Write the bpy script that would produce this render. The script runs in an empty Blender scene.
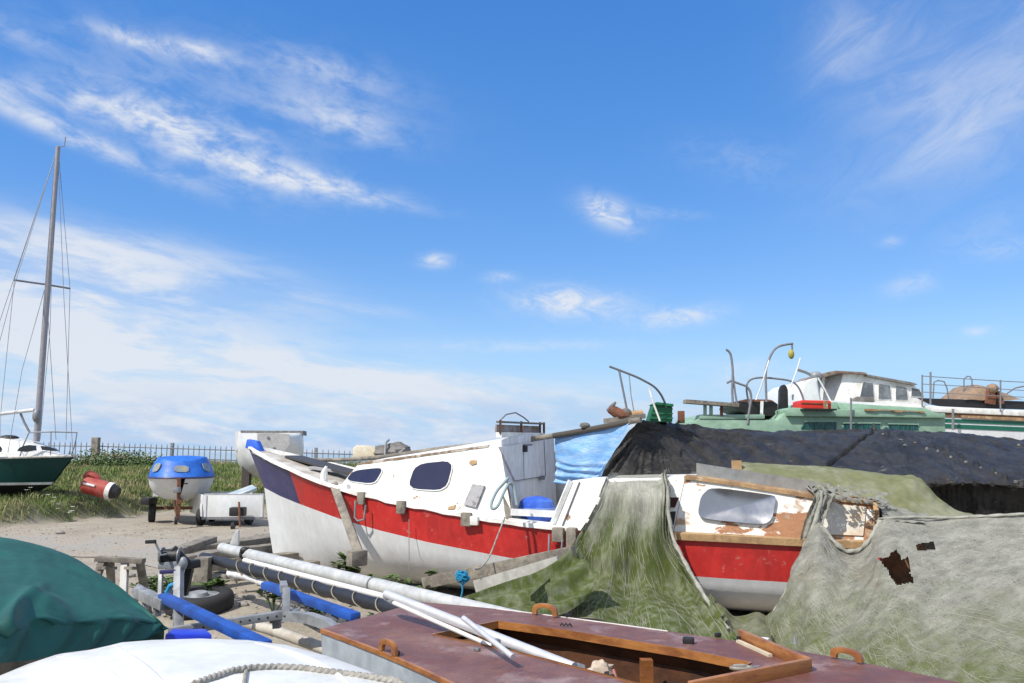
import bpy, bmesh, math, random
import numpy as np
from mathutils import Vector as V, noise as mn
from mathutils.geometry import tessellate_polygon
random.seed(7); RNG = np.random.default_rng(7)
S = bpy.context.scene; C = S.collection
R = math.radians
# ------------------------------------------------------------------ camera
F = 825.0; EYE = 1.7; TH = math.atan(111.5/F); CT, ST = math.cos(TH), math.sin(TH)
cd = bpy.data.cameras.new('camera'); cam = bpy.data.objects.new('camera', cd); C.objects.link(cam)
cam.location = (0, 0, EYE); cam.rotation_euler = (R(90)+TH, 0, 0)
cd.sensor_width = 36; cd.lens = F*36/1024; cd.clip_start = 0.05; cd.clip_end = 60000
S.camera = cam
def P(px, py, Y):                       # point on the sight line at world distance Y
    u, v = (px-512)/F, (341.5-py)/F
    d = V((u, CT-v*ST, ST+v*CT)); k = Y/d.y
    return V((d.x*k, Y, EYE+d.z*k))
def PZ(px, py, z):
    u, v = (px-512)/F, (341.5-py)/F
    d = V((u, CT-v*ST, ST+v*CT)); k = (z-EYE)/d.z
    return V((d.x*k, d.y*k, z))
def proj(p):
    fw = p[1]*CT+(p[2]-EYE)*ST; up = -p[1]*ST+(p[2]-EYE)*CT
    return 512+F*p[0]/fw, 341.5-F*up/fw
def zat(y, py):
    v = (341.5-py)/F
    return EYE + y*(ST+v*CT)/(CT-v*ST)
def tr(pts):
    xs = [p[0] for p in pts]; ys = [p[1] for p in pts]
    return lambda x: float(np.interp(x, xs, ys))
def zsolve(x, y, f, z=1.0):
    for _ in range(6): z = zat(y, f(proj((x, y, z))[0]))
    return z
def sm(t): t = min(1, max(0, t)); return t*t*(3-2*t)
def lerp(a, b, t): return a+(b-a)*t
# ------------------------------------------------------------------ objects
ROOT = {}
def tag(o, label=None, cat=None, group=None, kind=None):
    for k, v in (('label', label), ('category', cat), ('group', group), ('kind', kind)):
        if v: o[k] = v
    return o
def thing(name, label, cat, loc, group=None):
    o = bpy.data.objects.new(name, None); C.objects.link(o); o.location = loc
    o.empty_display_size = .1; ROOT[o.name] = V(loc)
    return tag(o, label, cat, group)
class MB:
    def __init__(s): s.v = []; s.f = []; s.m = []
    def add(s, vs, fs, m=0):
        k = len(s.v); s.v += [V(p) for p in vs]; s.f += [tuple(i+k for i in f) for f in fs]; s.m += [m]*len(fs); return s
    def box(s, c, size, rz=0, m=0, ax=None):
        c = V(c); a, b, d = [x/2 for x in size]
        if ax: X, Y, Z = ax
        else: X, Y, Z = V((math.cos(rz), math.sin(rz), 0)), V((-math.sin(rz), math.cos(rz), 0)), V((0, 0, 1))
        vs = [c+X*(a*i)+Y*(b*j)+Z*(d*k) for k in (-1, 1) for j in (-1, 1) for i in (-1, 1)]
        return s.add(vs, [(0,2,3,1),(4,5,7,6),(0,1,5,4),(2,6,7,3),(0,4,6,2),(1,3,7,5)], m)
    def bar(s, p, q, w, h, m=0, up=(0,0,1)):       # square bar between two points
        p, q = V(p), V(q); X = (q-p).normalized(); Z = V(up)-X*V(up).dot(X)
        if Z.length < 1e-4: Z = V((0,1,0))-X*X.y
        Z.normalize(); Y = Z.cross(X)
        return s.box((p+q)/2, ((q-p).length, w, h), ax=(X, Y, Z), m=m)
    def tube(s, pts, r, n=10, m=0, caps=True, lobes=0, twist=0):
        pts = [V(p) for p in pts]; k = len(pts); rs = r if isinstance(r, (list, tuple)) else [r]*k
        T = [(pts[min(i+1, k-1)]-pts[max(i-1, 0)]).normalized() for i in range(k)]
        u = T[0].orthogonal().normalized(); vs = []; fs = []
        for i in range(k):
            u = (u-T[i]*u.dot(T[i])).normalized(); w = T[i].cross(u)
            for j in range(n):
                a = 2*math.pi*j/n; rr = rs[i]
                if lobes: rr *= 1+.22*math.cos(lobes*(a+twist*i))
                vs.append(pts[i]+(u*math.cos(a)+w*math.sin(a))*rr)
        for i in range(k-1):
            for j in range(n):
                fs.append((i*n+j, i*n+(j+1) % n, (i+1)*n+(j+1) % n, (i+1)*n+j))
        if caps: fs += [tuple(range(n-1, -1, -1)), tuple((k-1)*n+j for j in range(n))]
        return s.add(vs, fs, m)
    def grid(s, rows, m=0, closed=False):
        nr, nc = len(rows), len(rows[0]); fs = []
        for i in range(nr-1):
            for j in range(nc if closed else nc-1):
                a, b = i*nc+j, i*nc+(j+1) % nc
                fs.append((a, b, b+nc, a+nc))
        return s.add([p for r in rows for p in r], fs, m if not callable(m) else 0)
    def prism(s, poly, ext, m=0):                   # polygon extruded along a vector
        poly = [V(p) for p in poly]; ext = V(ext); n = len(poly)
        fs = [tuple(range(n)), tuple(range(2*n-1, n-1, -1))]+[(i, i+n, (i+1) % n+n, (i+1) % n) for i in range(n)]
        return s.add(poly+[p+ext for p in poly], fs, m)
    def ball(s, c, r, nu=16, nv=10, m=0, jit=0):
        c = V(c); r = (r, r, r) if not hasattr(r, '__len__') else r; rows = []
        for i in range(nv+1):
            th = math.pi*i/nv
            rows.append([c+V((r[0]*math.sin(th)*math.cos(2*math.pi*j/nu), r[1]*math.sin(th)*math.sin(2*math.pi*j/nu), r[2]*math.cos(th)))*(1+jit*mn.noise(V((math.sin(th)*math.cos(2*math.pi*j/nu), math.sin(th)*math.sin(2*math.pi*j/nu), math.cos(th)))*2.2+c)) for j in range(nu)])
        return s.grid(rows, m, True)
    def build(s, name, mat, parent=None, bev=0, smooth=35, weld=True, solid=0):
        me = bpy.data.meshes.new(name); off = V((0,0,0))
        if parent:
            p = parent
            while p.parent: p = p.parent
            off = ROOT[p.name]
        bm = bmesh.new(); vv = [bm.verts.new(p-off) for p in s.v]
        for f, m in zip(s.f, s.m):
            try:
                fc = bm.faces.new([vv[i] for i in f]); fc.material_index = m
            except ValueError: pass
        if weld: bmesh.ops.remove_doubles(bm, verts=bm.verts, dist=1e-5)
        bmesh.ops.dissolve_degenerate(bm, edges=bm.edges, dist=1e-6)
        bmesh.ops.recalc_face_normals(bm, faces=bm.faces)
        if bev:
            es = [e for e in bm.edges if len(e.link_faces) == 2 and e.calc_face_angle(0) > .6]
            bmesh.ops.bevel(bm, geom=es, offset=bev, segments=2, profile=.6, affect='EDGES', clamp_overlap=True)
        if solid: bmesh.ops.solidify(bm, geom=bm.faces[:], thickness=solid)
        bm.to_mesh(me); bm.free()
        for x in (mat if isinstance(mat, list) else [mat]): me.materials.append(x)
        me.polygons.foreach_set('use_smooth', [True]*len(me.polygons))
        me.set_sharp_from_angle(angle=R(smooth))
        o = bpy.data.objects.new(name, me); C.objects.link(o)
        if parent: o.parent = parent
        return o
def solo(mb, name, mat, label, cat, base=None, group=None, **k):   # a thing that is one mesh, origin at its base
    if base is None:
        base = V((sum(p.x for p in mb.v)/len(mb.v), sum(p.y for p in mb.v)/len(mb.v), min(p.z for p in mb.v)))
    mb.v = [p-V(base) for p in mb.v]
    o = mb.build(name, mat, **k); o.location = base
    return tag(o, label, cat, group)
def struct(mb, name, mat, **k): return tag(mb.build(name, mat, **k), kind='structure')
# ------------------------------------------------------------------ materials
def mat(name, col, rough=.6, metal=0, col2=None, sc=3, lo=.45, hi=.6, bump=0, bsc=40, st=(1,1,1), col3=None, sc3=9, lo3=.6, hi3=.66, st3=(1,1,1), var=.18, vsc=14, spec=.5, coat=0, trans=0, grad=None):
    m = bpy.data.materials.new(name); m.use_nodes = True; nt = m.node_tree; N = nt.nodes; L = nt.links
    b = N['Principled BSDF']; b.inputs['Roughness'].default_value = rough; b.inputs['Metallic'].default_value = metal
    b.inputs['Specular IOR Level'].default_value = spec; b.inputs['Coat Weight'].default_value = coat
    tc = N.new('ShaderNodeTexCoord')
    def noise(scale, st, det=6, dist=0):
        mp = N.new('ShaderNodeMapping'); mp.inputs['Scale'].default_value = st; L.new(tc.outputs['Object'], mp.inputs[0])
        n = N.new('ShaderNodeTexNoise'); n.inputs['Scale'].default_value = scale; n.inputs['Detail'].default_value = det
        n.inputs['Roughness'].default_value = .62; n.inputs['Distortion'].default_value = dist
        L.new(mp.outputs[0], n.inputs[0]); return n.outputs[0]
    def rng(x, lo, hi, a=0, b_=1):
        r = N.new('ShaderNodeMapRange'); r.inputs[1].default_value = lo; r.inputs[2].default_value = hi
        r.inputs[3].default_value = a; r.inputs[4].default_value = b_; L.new(x, r.inputs[0]); return r.outputs[0]
    def mix(f, a, c, kind='MIX'):
        x = N.new('ShaderNodeMix'); x.data_type = 'RGBA'; x.blend_type = kind
        if hasattr(f, 'links') or not isinstance(f, (int, float)): L.new(f, x.inputs[0])
        else: x.inputs[0].default_value = f
        for val, i in ((a, 6), (c, 7)):
            if isinstance(val, tuple): x.inputs[i].default_value = val+(1,) if len(val) == 3 else val
            else: L.new(val, x.inputs[i])
        return x.outputs[2]
    cur = tuple(col)
    if col2:
        nz_ = noise(sc, st)
        if grad:
            sx = N.new('ShaderNodeSeparateXYZ'); L.new(tc.outputs['Object'], sx.inputs[0]); g1 = N.new('ShaderNodeMath'); g1.operation = 'MULTIPLY_ADD'; L.new(sx.outputs[0], g1.inputs[0]); g1.inputs[1].default_value = grad[0]; g1.inputs[2].default_value = grad[1]
            g2 = N.new('ShaderNodeMath'); L.new(nz_, g2.inputs[0]); L.new(g1.outputs[0], g2.inputs[1]); nz_ = g2.outputs[0]
        cur = mix(rng(nz_, lo, hi), cur, tuple(col2))
    if col3: cur = mix(rng(noise(sc3, st3, 8, .3), lo3, hi3), cur, tuple(col3))
    if var:
        n = noise(vsc, st, 8); g = N.new('ShaderNodeCombineColor'); v = rng(n, .25, .75, 1-var, 1+var)
        for i in range(3): L.new(v, g.inputs[i])
        cur = mix(1.0, cur, g.outputs[0], 'MULTIPLY')
        L.new(rng(n, .25, .75, max(0, rough-.08), min(1, rough+.12)), b.inputs['Roughness'])
    if isinstance(cur, tuple): b.inputs['Base Color'].default_value = cur+(1,)
    else: L.new(cur, b.inputs['Base Color'])
    if bump:
        bp = N.new('ShaderNodeBump'); bp.inputs['Strength'].default_value = min(1, bump); bp.inputs['Distance'].default_value = .02
        L.new(noise(bsc, st, 8), bp.inputs['Height']); L.new(bp.outputs[0], b.inputs['Normal'])
    m['_h'] = 0
    return m
def helpers(m):
    return m.node_tree.nodes, m.node_tree.links, m.node_tree.nodes['Principled BSDF']
WHITE = mat('white_paint', (.82,.82,.80), .45, col2=(.66,.65,.6), sc=2.5, col3=(.32,.22,.13), sc3=7, lo3=.66, hi3=.7, bump=.12, bsc=25)
WHITE2 = mat('white_gelcoat', (.70,.71,.70), .35, col2=(.58,.59,.57), sc=2.2, lo=.4, hi=.7, col3=(.42,.41,.37), sc3=14, lo3=.66, hi3=.74, var=.08, bump=.05, bsc=9)
HULLW = mat('hull_white', (.68,.70,.71), .5, col2=(.60,.61,.61), sc=2.2, lo=.4, hi=.7, st=(1,1,.5), col3=(.36,.33,.28), sc3=5, lo3=.68, hi3=.8, st3=(3,3,.3), bump=.15, bsc=8, var=.08)
RED = mat('red_paint', (.50,.026,.022), .42, col2=(.38,.022,.02), sc=2.5, lo=.42, hi=.66, st=(1,1,.6), col3=(.42,.17,.14), sc3=13, lo3=.61, hi3=.72, bump=.1, bsc=12)
NAVY = mat('navy_paint', (.032,.033,.12), .45, col2=(.05,.048,.13), sc=4, bump=.08)
BLUE = mat('blue_paint', (.03,.12,.6), .4)
GREYW = mat('grey_painted_board', (.68,.68,.70), .6, col2=(.6,.6,.61), sc=3, st=(1,1,.3), col3=(.3,.17,.09), sc3=6, lo3=.68, hi3=.76, st3=(3,3,.5), bump=.12, bsc=20)
WOODG = mat('weathered_wood', (.25,.225,.185), .85, col2=(.15,.135,.115), sc=6, st=(1,1,1), bump=.6, bsc=22, var=.3)
WOODB = mat('brown_wood', (.20,.105,.05), .75, col2=(.11,.065,.038), sc=8, bump=.4)
WOODT = mat('tan_wood', (.42,.27,.13), .6, col2=(.28,.17,.09), sc=5, col3=(.5,.42,.3), sc3=7, bump=.3)
PEEL = mat('peeling_paint', (.36,.17,.08), .6, col2=(.76,.75,.70), sc=2.6, lo=.46, hi=.475, st=(.7,1,1.5), grad=(-.085, .222), col3=(.42,.3,.2), sc3=5, lo3=.56, hi3=.66, bump=.3, bsc=18)
DARKG = mat('window_navy', (.012,.014,.05), .12, var=.08, vsc=4, bump=.04, bsc=5, spec=.8)
GLASS = mat('dark_glass', (.02,.022,.026), .08, var=.03)
PERSP = mat('silvered_perspex', (.36,.365,.38), .26, metal=1, var=.08, vsc=3)
STEEL = mat('galvanised_steel', (.33,.345,.36), .58, metal=.4, col2=(.24,.255,.27), sc=8, bump=.08)
ALU = mat('aluminium_pole', (.6,.61,.63), .42, metal=.35, var=.1, bump=.04)
MASTW = mat('pale_mast', (.54,.55,.54), .4, metal=.15, col2=(.46,.47,.46), sc=5, col3=(.3,.3,.28), sc3=11, lo3=.66, hi3=.74, bump=.05)
DSTEEL = mat('dark_grey_tube', (.22,.225,.24), .5, metal=.3, col3=(.2,.1,.06), sc3=9, lo3=.6, hi3=.7)
RUST = mat('rust', (.19,.075,.04), .85, col2=(.10,.05,.032), sc=9, bump=.5)
BLACK = mat('black_plastic', (.015,.015,.017), .5, bump=.1)
RUBBER = mat('rubber', (.022,.022,.024), .75, bump=.2)
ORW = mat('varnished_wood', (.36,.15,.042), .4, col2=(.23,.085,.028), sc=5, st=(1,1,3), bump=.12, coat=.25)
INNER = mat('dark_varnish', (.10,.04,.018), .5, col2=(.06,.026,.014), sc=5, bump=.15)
MAROON = mat('maroon_deck', (.14,.053,.04), .45, col2=(.19,.095,.075), sc=3.2, lo=.42, hi=.66, col3=(.36,.28,.28), sc3=3.7, lo3=.55, hi3=.78, bump=.3, bsc=55, var=.28)
LBLUE = mat('pale_grey_hull', (.42,.47,.5), .5, col2=(.36,.4,.43), sc=4, bump=.06)
PADB = mat('blue_bunk', (.012,.08,.38), .55, col2=(.01,.055,.26), sc=6, bump=.2)
BLUEP = mat('blue_plastic', (.01,.035,.5), .35, var=.08)
GREENC = mat('teal_canvas', (.004,.085,.07), .65, col2=(.003,.065,.056), sc=4, col3=(.06,.17,.15), sc3=6, lo3=.72, hi3=.84, bump=.3, bsc=9, var=.12)
BTARP = mat('black_tarp', (.034,.032,.030), .45, spec=.22, col2=(.018,.017,.0165), sc=3, col3=(.13,.13,.13), sc3=7, lo3=.62, hi3=.74, st3=(.5,1,2.2), bump=1, bsc=9, st=(1.6,.7,1.6), var=.35)
OLIVE = mat('olive_canvas', (.15,.16,.075), .8, col2=(.21,.215,.14), sc=3, bump=.3, bsc=12)
LGREEN = mat('light_green_paint', (.27,.42,.31), .5, col2=(.235,.37,.275), sc=3, st=(.6,1,1), col3=(.28,.24,.15), sc3=8, lo3=.68, hi3=.76, bump=.08)
DGREEN = mat('dark_green_paint', (.003,.042,.038), .4, var=.1, spec=.3)
SGREEN = mat('green_stripe', (.008,.12,.075), .4)
AGREEN = mat('green_crate', (.006,.12,.05), .6, bump=.2)
REDB = mat('red_box', (.62,.035,.02), .45, var=.1)
BUOYR = mat('buoy_red', (.34,.045,.03), .55, col2=(.4,.09,.07), sc=5, bump=.15)
BUOYW = mat('buoy_white', (.7,.68,.65), .6, bump=.1)
CREAM = mat('cream_plastic', (.66,.60,.46), .5, col2=(.6,.52,.36), sc=3)
GREYB = mat('grey_cover', (.13,.125,.115), .8, col2=(.2,.19,.18), sc=5, bump=.5, bsc=14)
CANB = mat('blue_canopy', (.015,.14,.58), .5, col2=(.01,.1,.45), sc=4, bump=.15, bsc=8)
WINY = mat('clouded_window', (.34,.31,.18), .35, col2=(.12,.2,.33), sc=8, lo=.35, hi=.65)
GREYP = mat('grey_panel', (.44,.43,.41), .5, col2=(.38,.37,.36), sc=4, bump=.08)
BROWNT = mat('brown_tarp', (.28,.19,.125), .85, col2=(.2,.15,.11), sc=4, bump=.4, bsc=9)
ROPEG = mat('grey_rope', (.40,.38,.34), .9, col2=(.26,.25,.22), sc=30, bump=.6, bsc=120)
ROPEB = mat('blue_rope', (.012,.22,.40), .8, bump=.4)
ROPET = mat('teal_grey_rope', (.26,.34,.35), .85)
YELL = mat('yellow_float', (.36,.32,.05), .6, col2=(.25,.25,.09), sc=9)
BTEAL = mat('teal_window', (.005,.05,.05), .3, col2=(.02,.11,.105), sc=30, lo=.45, hi=.55, st=(1,1,.25))
LEAF = mat('weed_leaf', (.07,.125,.03), .6, col2=(.11,.16,.05), sc=6)
STEMB = mat('dry_stalk', (.24,.18,.09), .8)
BLUET = mat('blue_tarp_sheet', (.17,.37,.68), .4, col2=(.34,.49,.69), sc=5, lo=.42, hi=.7, st=(1,1,4), bump=.4, bsc=14)
CLOTH = mat('bleached_rag', (.5,.42,.33), .9, col2=(.35,.28,.22), sc=8, bump=.4)
STONE = mat('grey_stone', (.3,.28,.25), .85, bump=.4)

def net_mat(name, zmid, zw, light, green, dens=.9, rot=.42):
    m = mat(name, light, .95, col2=tuple(x*.72 for x in light), sc=6, lo=.4, hi=.62, st=(1,1,.45), var=.10, vsc=60, bump=.22, bsc=120)
    m.node_tree.nodes['Principled BSDF'].inputs['Specular IOR Level'].default_value = .15
    N, L, b = helpers(m)
    tc = N.new('ShaderNodeTexCoord'); sp = N.new('ShaderNodeSeparateXYZ'); L.new(tc.outputs['Object'], sp.inputs[0])
    n = N.new('ShaderNodeTexNoise'); n.inputs['Scale'].default_value = 3.2; n.inputs['Detail'].default_value = 8; n.inputs['Roughness'].default_value = .7
    mp = N.new('ShaderNodeMapping'); mp.inputs['Scale'].default_value = (1.3,1.3,.45); mp.inputs['Rotation'].default_value = (0,.5,0); L.new(tc.outputs['Object'], mp.inputs[0]); L.new(mp.outputs[0], n.inputs[0])
    ma = N.new('ShaderNodeMath'); ma.operation = 'MULTIPLY_ADD'; L.new(n.outputs[0], ma.inputs[0]); ma.inputs[1].default_value = 1.5; L.new(sp.outputs[2], ma.inputs[2])
    r = N.new('ShaderNodeMapRange'); r.inputs[1].default_value = zmid+.75-zw; r.inputs[2].default_value = zmid+.75+zw; r.inputs[3].default_value = .95; r.inputs[4].default_value = 0; L.new(ma.outputs[0], r.inputs[0])
    src = b.inputs['Base Color'].links[0].from_socket
    x = N.new('ShaderNodeMix'); x.data_type = 'RGBA'; L.new(r.outputs[0], x.inputs[0]); L.new(src, x.inputs[6]); 
    g2 = N.new('ShaderNodeMix'); g2.data_type = 'RGBA'; g2.inputs[6].default_value = green+(1,); g2.inputs[7].default_value = tuple(lerp(a, c, .30) for a, c in zip(green, light))+(1,)
    n3 = N.new('ShaderNodeTexNoise'); n3.inputs['Scale'].default_value = 10; n3.inputs['Detail'].default_value = 8; L.new(mp.outputs[0], n3.inputs[0])
    r4 = N.new('ShaderNodeMapRange'); r4.inputs[1].default_value = .42; r4.inputs[2].default_value = .7; L.new(n3.outputs[0], r4.inputs[0]); L.new(r4.outputs[0], g2.inputs[0])
    L.new(g2.outputs[2], x.inputs[7])
    n5 = N.new('ShaderNodeTexNoise'); n5.inputs['Scale'].default_value = 13; n5.inputs['Detail'].default_value = 9; n5.inputs['Roughness'].default_value = .7; n5.inputs['Distortion'].default_value = .5
    m5 = N.new('ShaderNodeMapping'); m5.inputs['Rotation'].default_value = (0,rot,0); m6 = N.new('ShaderNodeMapping'); m6.inputs['Scale'].default_value = (.25,1,2.6)
    L.new(tc.outputs['Object'], m5.inputs[0]); L.new(m5.outputs[0], m6.inputs[0]); L.new(m6.outputs[0], n5.inputs[0])
    r5 = N.new('ShaderNodeMapRange'); r5.inputs[1].default_value = .3; r5.inputs[2].default_value = .72; r5.inputs[3].default_value = .72; r5.inputs[4].default_value = 1.22; L.new(n5.outputs[0], r5.inputs[0])
    c5 = N.new('ShaderNodeCombineColor')
    for i in range(3): L.new(r5.outputs[0], c5.inputs[i])
    x5 = N.new('ShaderNodeMix'); x5.data_type = 'RGBA'; x5.blend_type = 'MULTIPLY'; x5.inputs[0].default_value = 1; L.new(x.outputs[2], x5.inputs[6]); L.new(c5.outputs[0], x5.inputs[7])
    L.new(x5.outputs[2], b.inputs['Base Color'])
    n2 = N.new('ShaderNodeTexNoise'); n2.inputs['Scale'].default_value = 70; n2.inputs['Detail'].default_value = 3
    m2 = N.new('ShaderNodeMapping'); m2.inputs['Scale'].default_value = (1,1,.12); m2.inputs['Rotation'].default_value = (.0,.35,.0); L.new(tc.outputs['Object'], m2.inputs[0]); L.new(m2.outputs[0], n2.inputs[0])
    r2 = N.new('ShaderNodeMapRange'); r2.inputs[1].default_value = .3; r2.inputs[2].default_value = .45; r2.inputs[3].default_value = dens-.35; r2.inputs[4].default_value = 1; L.new(n2.outputs[0], r2.inputs[0])
    L.new(r2.outputs[0], b.inputs['Alpha'])
    return m
NETL = net_mat('mossy_net', 1.06, .26, (.36,.36,.31), (.058,.082,.013), 1.2, 1.5)
NETR = net_mat('grey_net', .38, .42, (.275,.275,.24), (.075,.095,.018))

# ------------------------------------------------------------------ terrain, sea, grass
def foot(x): return 18.4+5.4*sm((x+12.3)/2.2)
def hgt(x, y):
    d = y-foot(x)
    z = .48*sm(d/1.6)+.58*sm((d-2)/13)
    z += .10*mn.noise(V((x*.35, y*.35, 0)))*sm(d/3)*(1 if y < 45 else 0)
    z += (.10*mn.noise(V((x*.9, y*.9, 3)))+.03*mn.noise(V((x*3, y*3, 5))))*(.35+.65*sm(d+1.5))*(1-sm((abs(d)-2)/4)*.5)
    z += .035*mn.noise(V((x*1.3, y*1.3, 9)))
    # sand heaped between the trailer and the masts
    z += .16*math.exp(-((x+2.6)/1.1)**2-((y-8.6)/1.3)**2)
    z += .14*math.exp(-((x+1.3)/.7)**2-((y-9.3)/.45)**2)
    if y > 43: z = lerp(z, -4.5, sm((y-43)/20))
    return z
def axis(segs):
    out = []
    for a, b, st in segs: out += list(np.arange(a, b, st))
    return out+[segs[-1][1]]
xs = axis([(-300,-60,24), (-60,-26,4), (-26,-3,.22), (-3,6,.3), (6,30,3), (30,300,27)])
ys = axis([(-40,0,8), (0,4,1), (4,14,.22), (14,30,.25), (30,43,.5), (43,70,3)])
gv = [(x, y, hgt(x, y)) for y in ys for x in xs]
nx = len(xs); gf = [(j*nx+i, j*nx+i+1, (j+1)*nx+i+1, (j+1)*nx+i) for j in range(len(ys)-1) for i in range(nx-1)]
me = bpy.data.meshes.new('ground'); me.from_pydata(gv, [], gf)
def grassy(x, y):
    d = y-foot(x)
    n = mn.noise(V((x*.22, y*.22, 2)))*.6+mn.noise(V((x*.8, y*.8, 4)))*.4
    g = sm((d-.1+n*1.3)/.9)
    bare = sm((mn.noise(V((x*.13+4, y*.4, 7)))-.12)*5)*sm((x+12)/2.5)
    return max(0, min(1, g-bare))
at = me.attributes.new('grassy', 'FLOAT', 'POINT'); at.data.foreach_set('value', [grassy(p[0], p[1]) for p in gv])
me.polygons.foreach_set('use_smooth', [True]*len(gf))
SAND = mat('sand', (.335,.30,.24), .95, col2=(.27,.235,.185), sc=1.1, lo=.4, hi=.65, col3=(.17,.14,.10), sc3=5, lo3=.6, hi3=.75, bump=1, bsc=7, var=.3, vsc=25)
N_, L_, b_ = helpers(SAND)
a_ = N_.new('ShaderNodeAttribute'); a_.attribute_name = 'grassy'
x_ = N_.new('ShaderNodeMix'); x_.data_type = 'RGBA'; L_.new(a_.outputs['Fac'], x_.inputs[0]); L_.new(b_.inputs['Base Color'].links[0].from_socket, x_.inputs[6]); x_.inputs[7].default_value = (.12,.125,.055,1)
L_.new(x_.outputs[2], b_.inputs['Base Color'])
me.materials.append(SAND)
ground = tag(bpy.data.objects.new('ground', me), kind='structure'); C.objects.link(ground)
# gravel track
rows = []
cl = [(-26,16.5), (-16,16.3), (-9,16.0), (-6.4,15.2), (-4.6,13.6), (-3.4,13.8)]
for i in range(81):
    x = lerp(-26, -3.4, i/80); yc = tr(cl)(x); w = 1.5+.3*mn.noise(V((x*.7, 1, 0)))
    rows.append([V((x, yc+w*t+.25*mn.noise(V((x*1.5, t, 2))), hgt(x, yc+w*t)+.012)) for t in np.linspace(-1, 1, 13)])
GRAV = mat('gravel', (.32,.30,.265), .95, col2=(.34,.295,.235), sc=1.2, lo=.42, hi=.6, col3=(.2,.18,.15), sc3=12, lo3=.58, hi3=.75, bump=1, bsc=18, var=.25, vsc=35)
for r_ in rows:
    for p in r_: p.z = hgt(p.x, p.y)+.012
struct(MB().grid(rows), 'track', GRAV)
SEA = mat('sea_water', (.30,.38,.42), .35, var=.05, bump=.3, bsc=.4)
struct(MB().add([(-30000,50,-2.6), (30000,50,-2.6), (30000,50000,-2.6), (-30000,50000,-2.6)], [(0,1,2,3)]), 'sea', SEA)

def blades(n, sampler, hmin, hmax, w, name, m, kind='stuff'):
    pts = []
    while len(pts) < n:
        p = sampler()
        if p: pts.append(p)
    pts = np.array(pts); k = len(pts)
    h = RNG.uniform(hmin, hmax, k)*pts[:, 3]; a = RNG.uniform(0, 2*np.pi, k); ln = RNG.uniform(.1, .6, k)*h; la = RNG.uniform(0, 2*np.pi, k)-.3
    dx, dy = np.cos(a)*w/2, np.sin(a)*w/2
    b = pts[:, :3]
    v = np.zeros((k, 5, 3))
    for i, s in ((0, -1), (1, 1)): v[:, i] = b+np.stack([s*dx, s*dy, np.full(k, -.03)], 1)
    mid = np.stack([np.cos(la)*ln*.35, np.sin(la)*ln*.35, h*.6], 1)
    for i, s in ((2, -.7), (3, .7)): v[:, i] = b+mid+np.stack([s*dx, s*dy, np.zeros(k)], 1)
    v[:, 4] = b+np.stack([np.cos(la)*ln, np.sin(la)*ln, h], 1)
    base = np.arange(k)[:, None]*5
    me = bpy.data.meshes.new(name)
    faces = np.concatenate([base+np.array([[0,1,3]]), base+np.array([[0,3,2]]), base+np.array([[2,3,4]])])
    me.from_pydata(v.reshape(-1, 3).tolist(), [], faces.tolist()); me.materials.append(m)
    o = bpy.data.objects.new(name, me); C.objects.link(o); return tag(o, kind=kind)
def samp_bank():
    y = random.uniform(19.5, 44); x = random.uniform(-.66*y-1, -.08*y)
    if random.random() > grassy(x, y)*.97-.06: return None
    hh = .55+.9*max(0, mn.noise(V((x*.5, y*.5, 1)))+.25)
    if y > 35: hh *= 1.25
    return (x, y, hgt(x, y), hh)
GRASS = mat('grass', (.165,.225,.055), .7, col2=(.32,.29,.14), sc=.55, lo=.45, hi=.62, col3=(.07,.11,.03), sc3=1.3, lo3=.52, hi3=.62, var=.45, vsc=3)
tag(blades(75000, samp_bank, .07, .24, .03, 'grass', GRASS), 'rough green dune grass on the bank below the railings', 'grass')
FLOW = mat('white_flower', (.75,.75,.7), .7)

def weed(loc, h, n, spread, label, tall=False, group='weeds growing beside the beached boat'):
    t = thing('weed_plant', label, 'weed', loc, group); lf = MB(); stm = MB(); L0 = V(loc)
    for i in range(n):
        a = random.uniform(0, 6.28); d = random.uniform(.2, 1)*spread; hh = h*random.uniform(.5, 1)
        tip = L0+V((math.cos(a)*d, math.sin(a)*d, hh)); mid = lerp(L0, tip, .5)+V((0,0,.1*h))
        stm.tube([L0+V((0,0,-.03)), mid, tip], [.006,.005,.003], 5)
        for k in range(13):
            q = lerp(mid if k < 6 else tip, tip, random.random()); b = random.uniform(0, 6.28); l = random.uniform(.45, .85)*min(.17, .3*h+.04)
            dr = V((math.cos(b), math.sin(b), random.uniform(-.2, .7))).normalized(); sd = dr.cross(V((0,0,1))).normalized()*l*.28
            lf.add([q, q+dr*l*.5+sd+V((0,0,.01)), q+dr*l, q+dr*l*.5-sd+V((0,0,.01))], [(0,1,2,3)])
    stm.build('stem', LEAF, t); lf.build('foliage', LEAF, t, weld=False)
    return t
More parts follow.
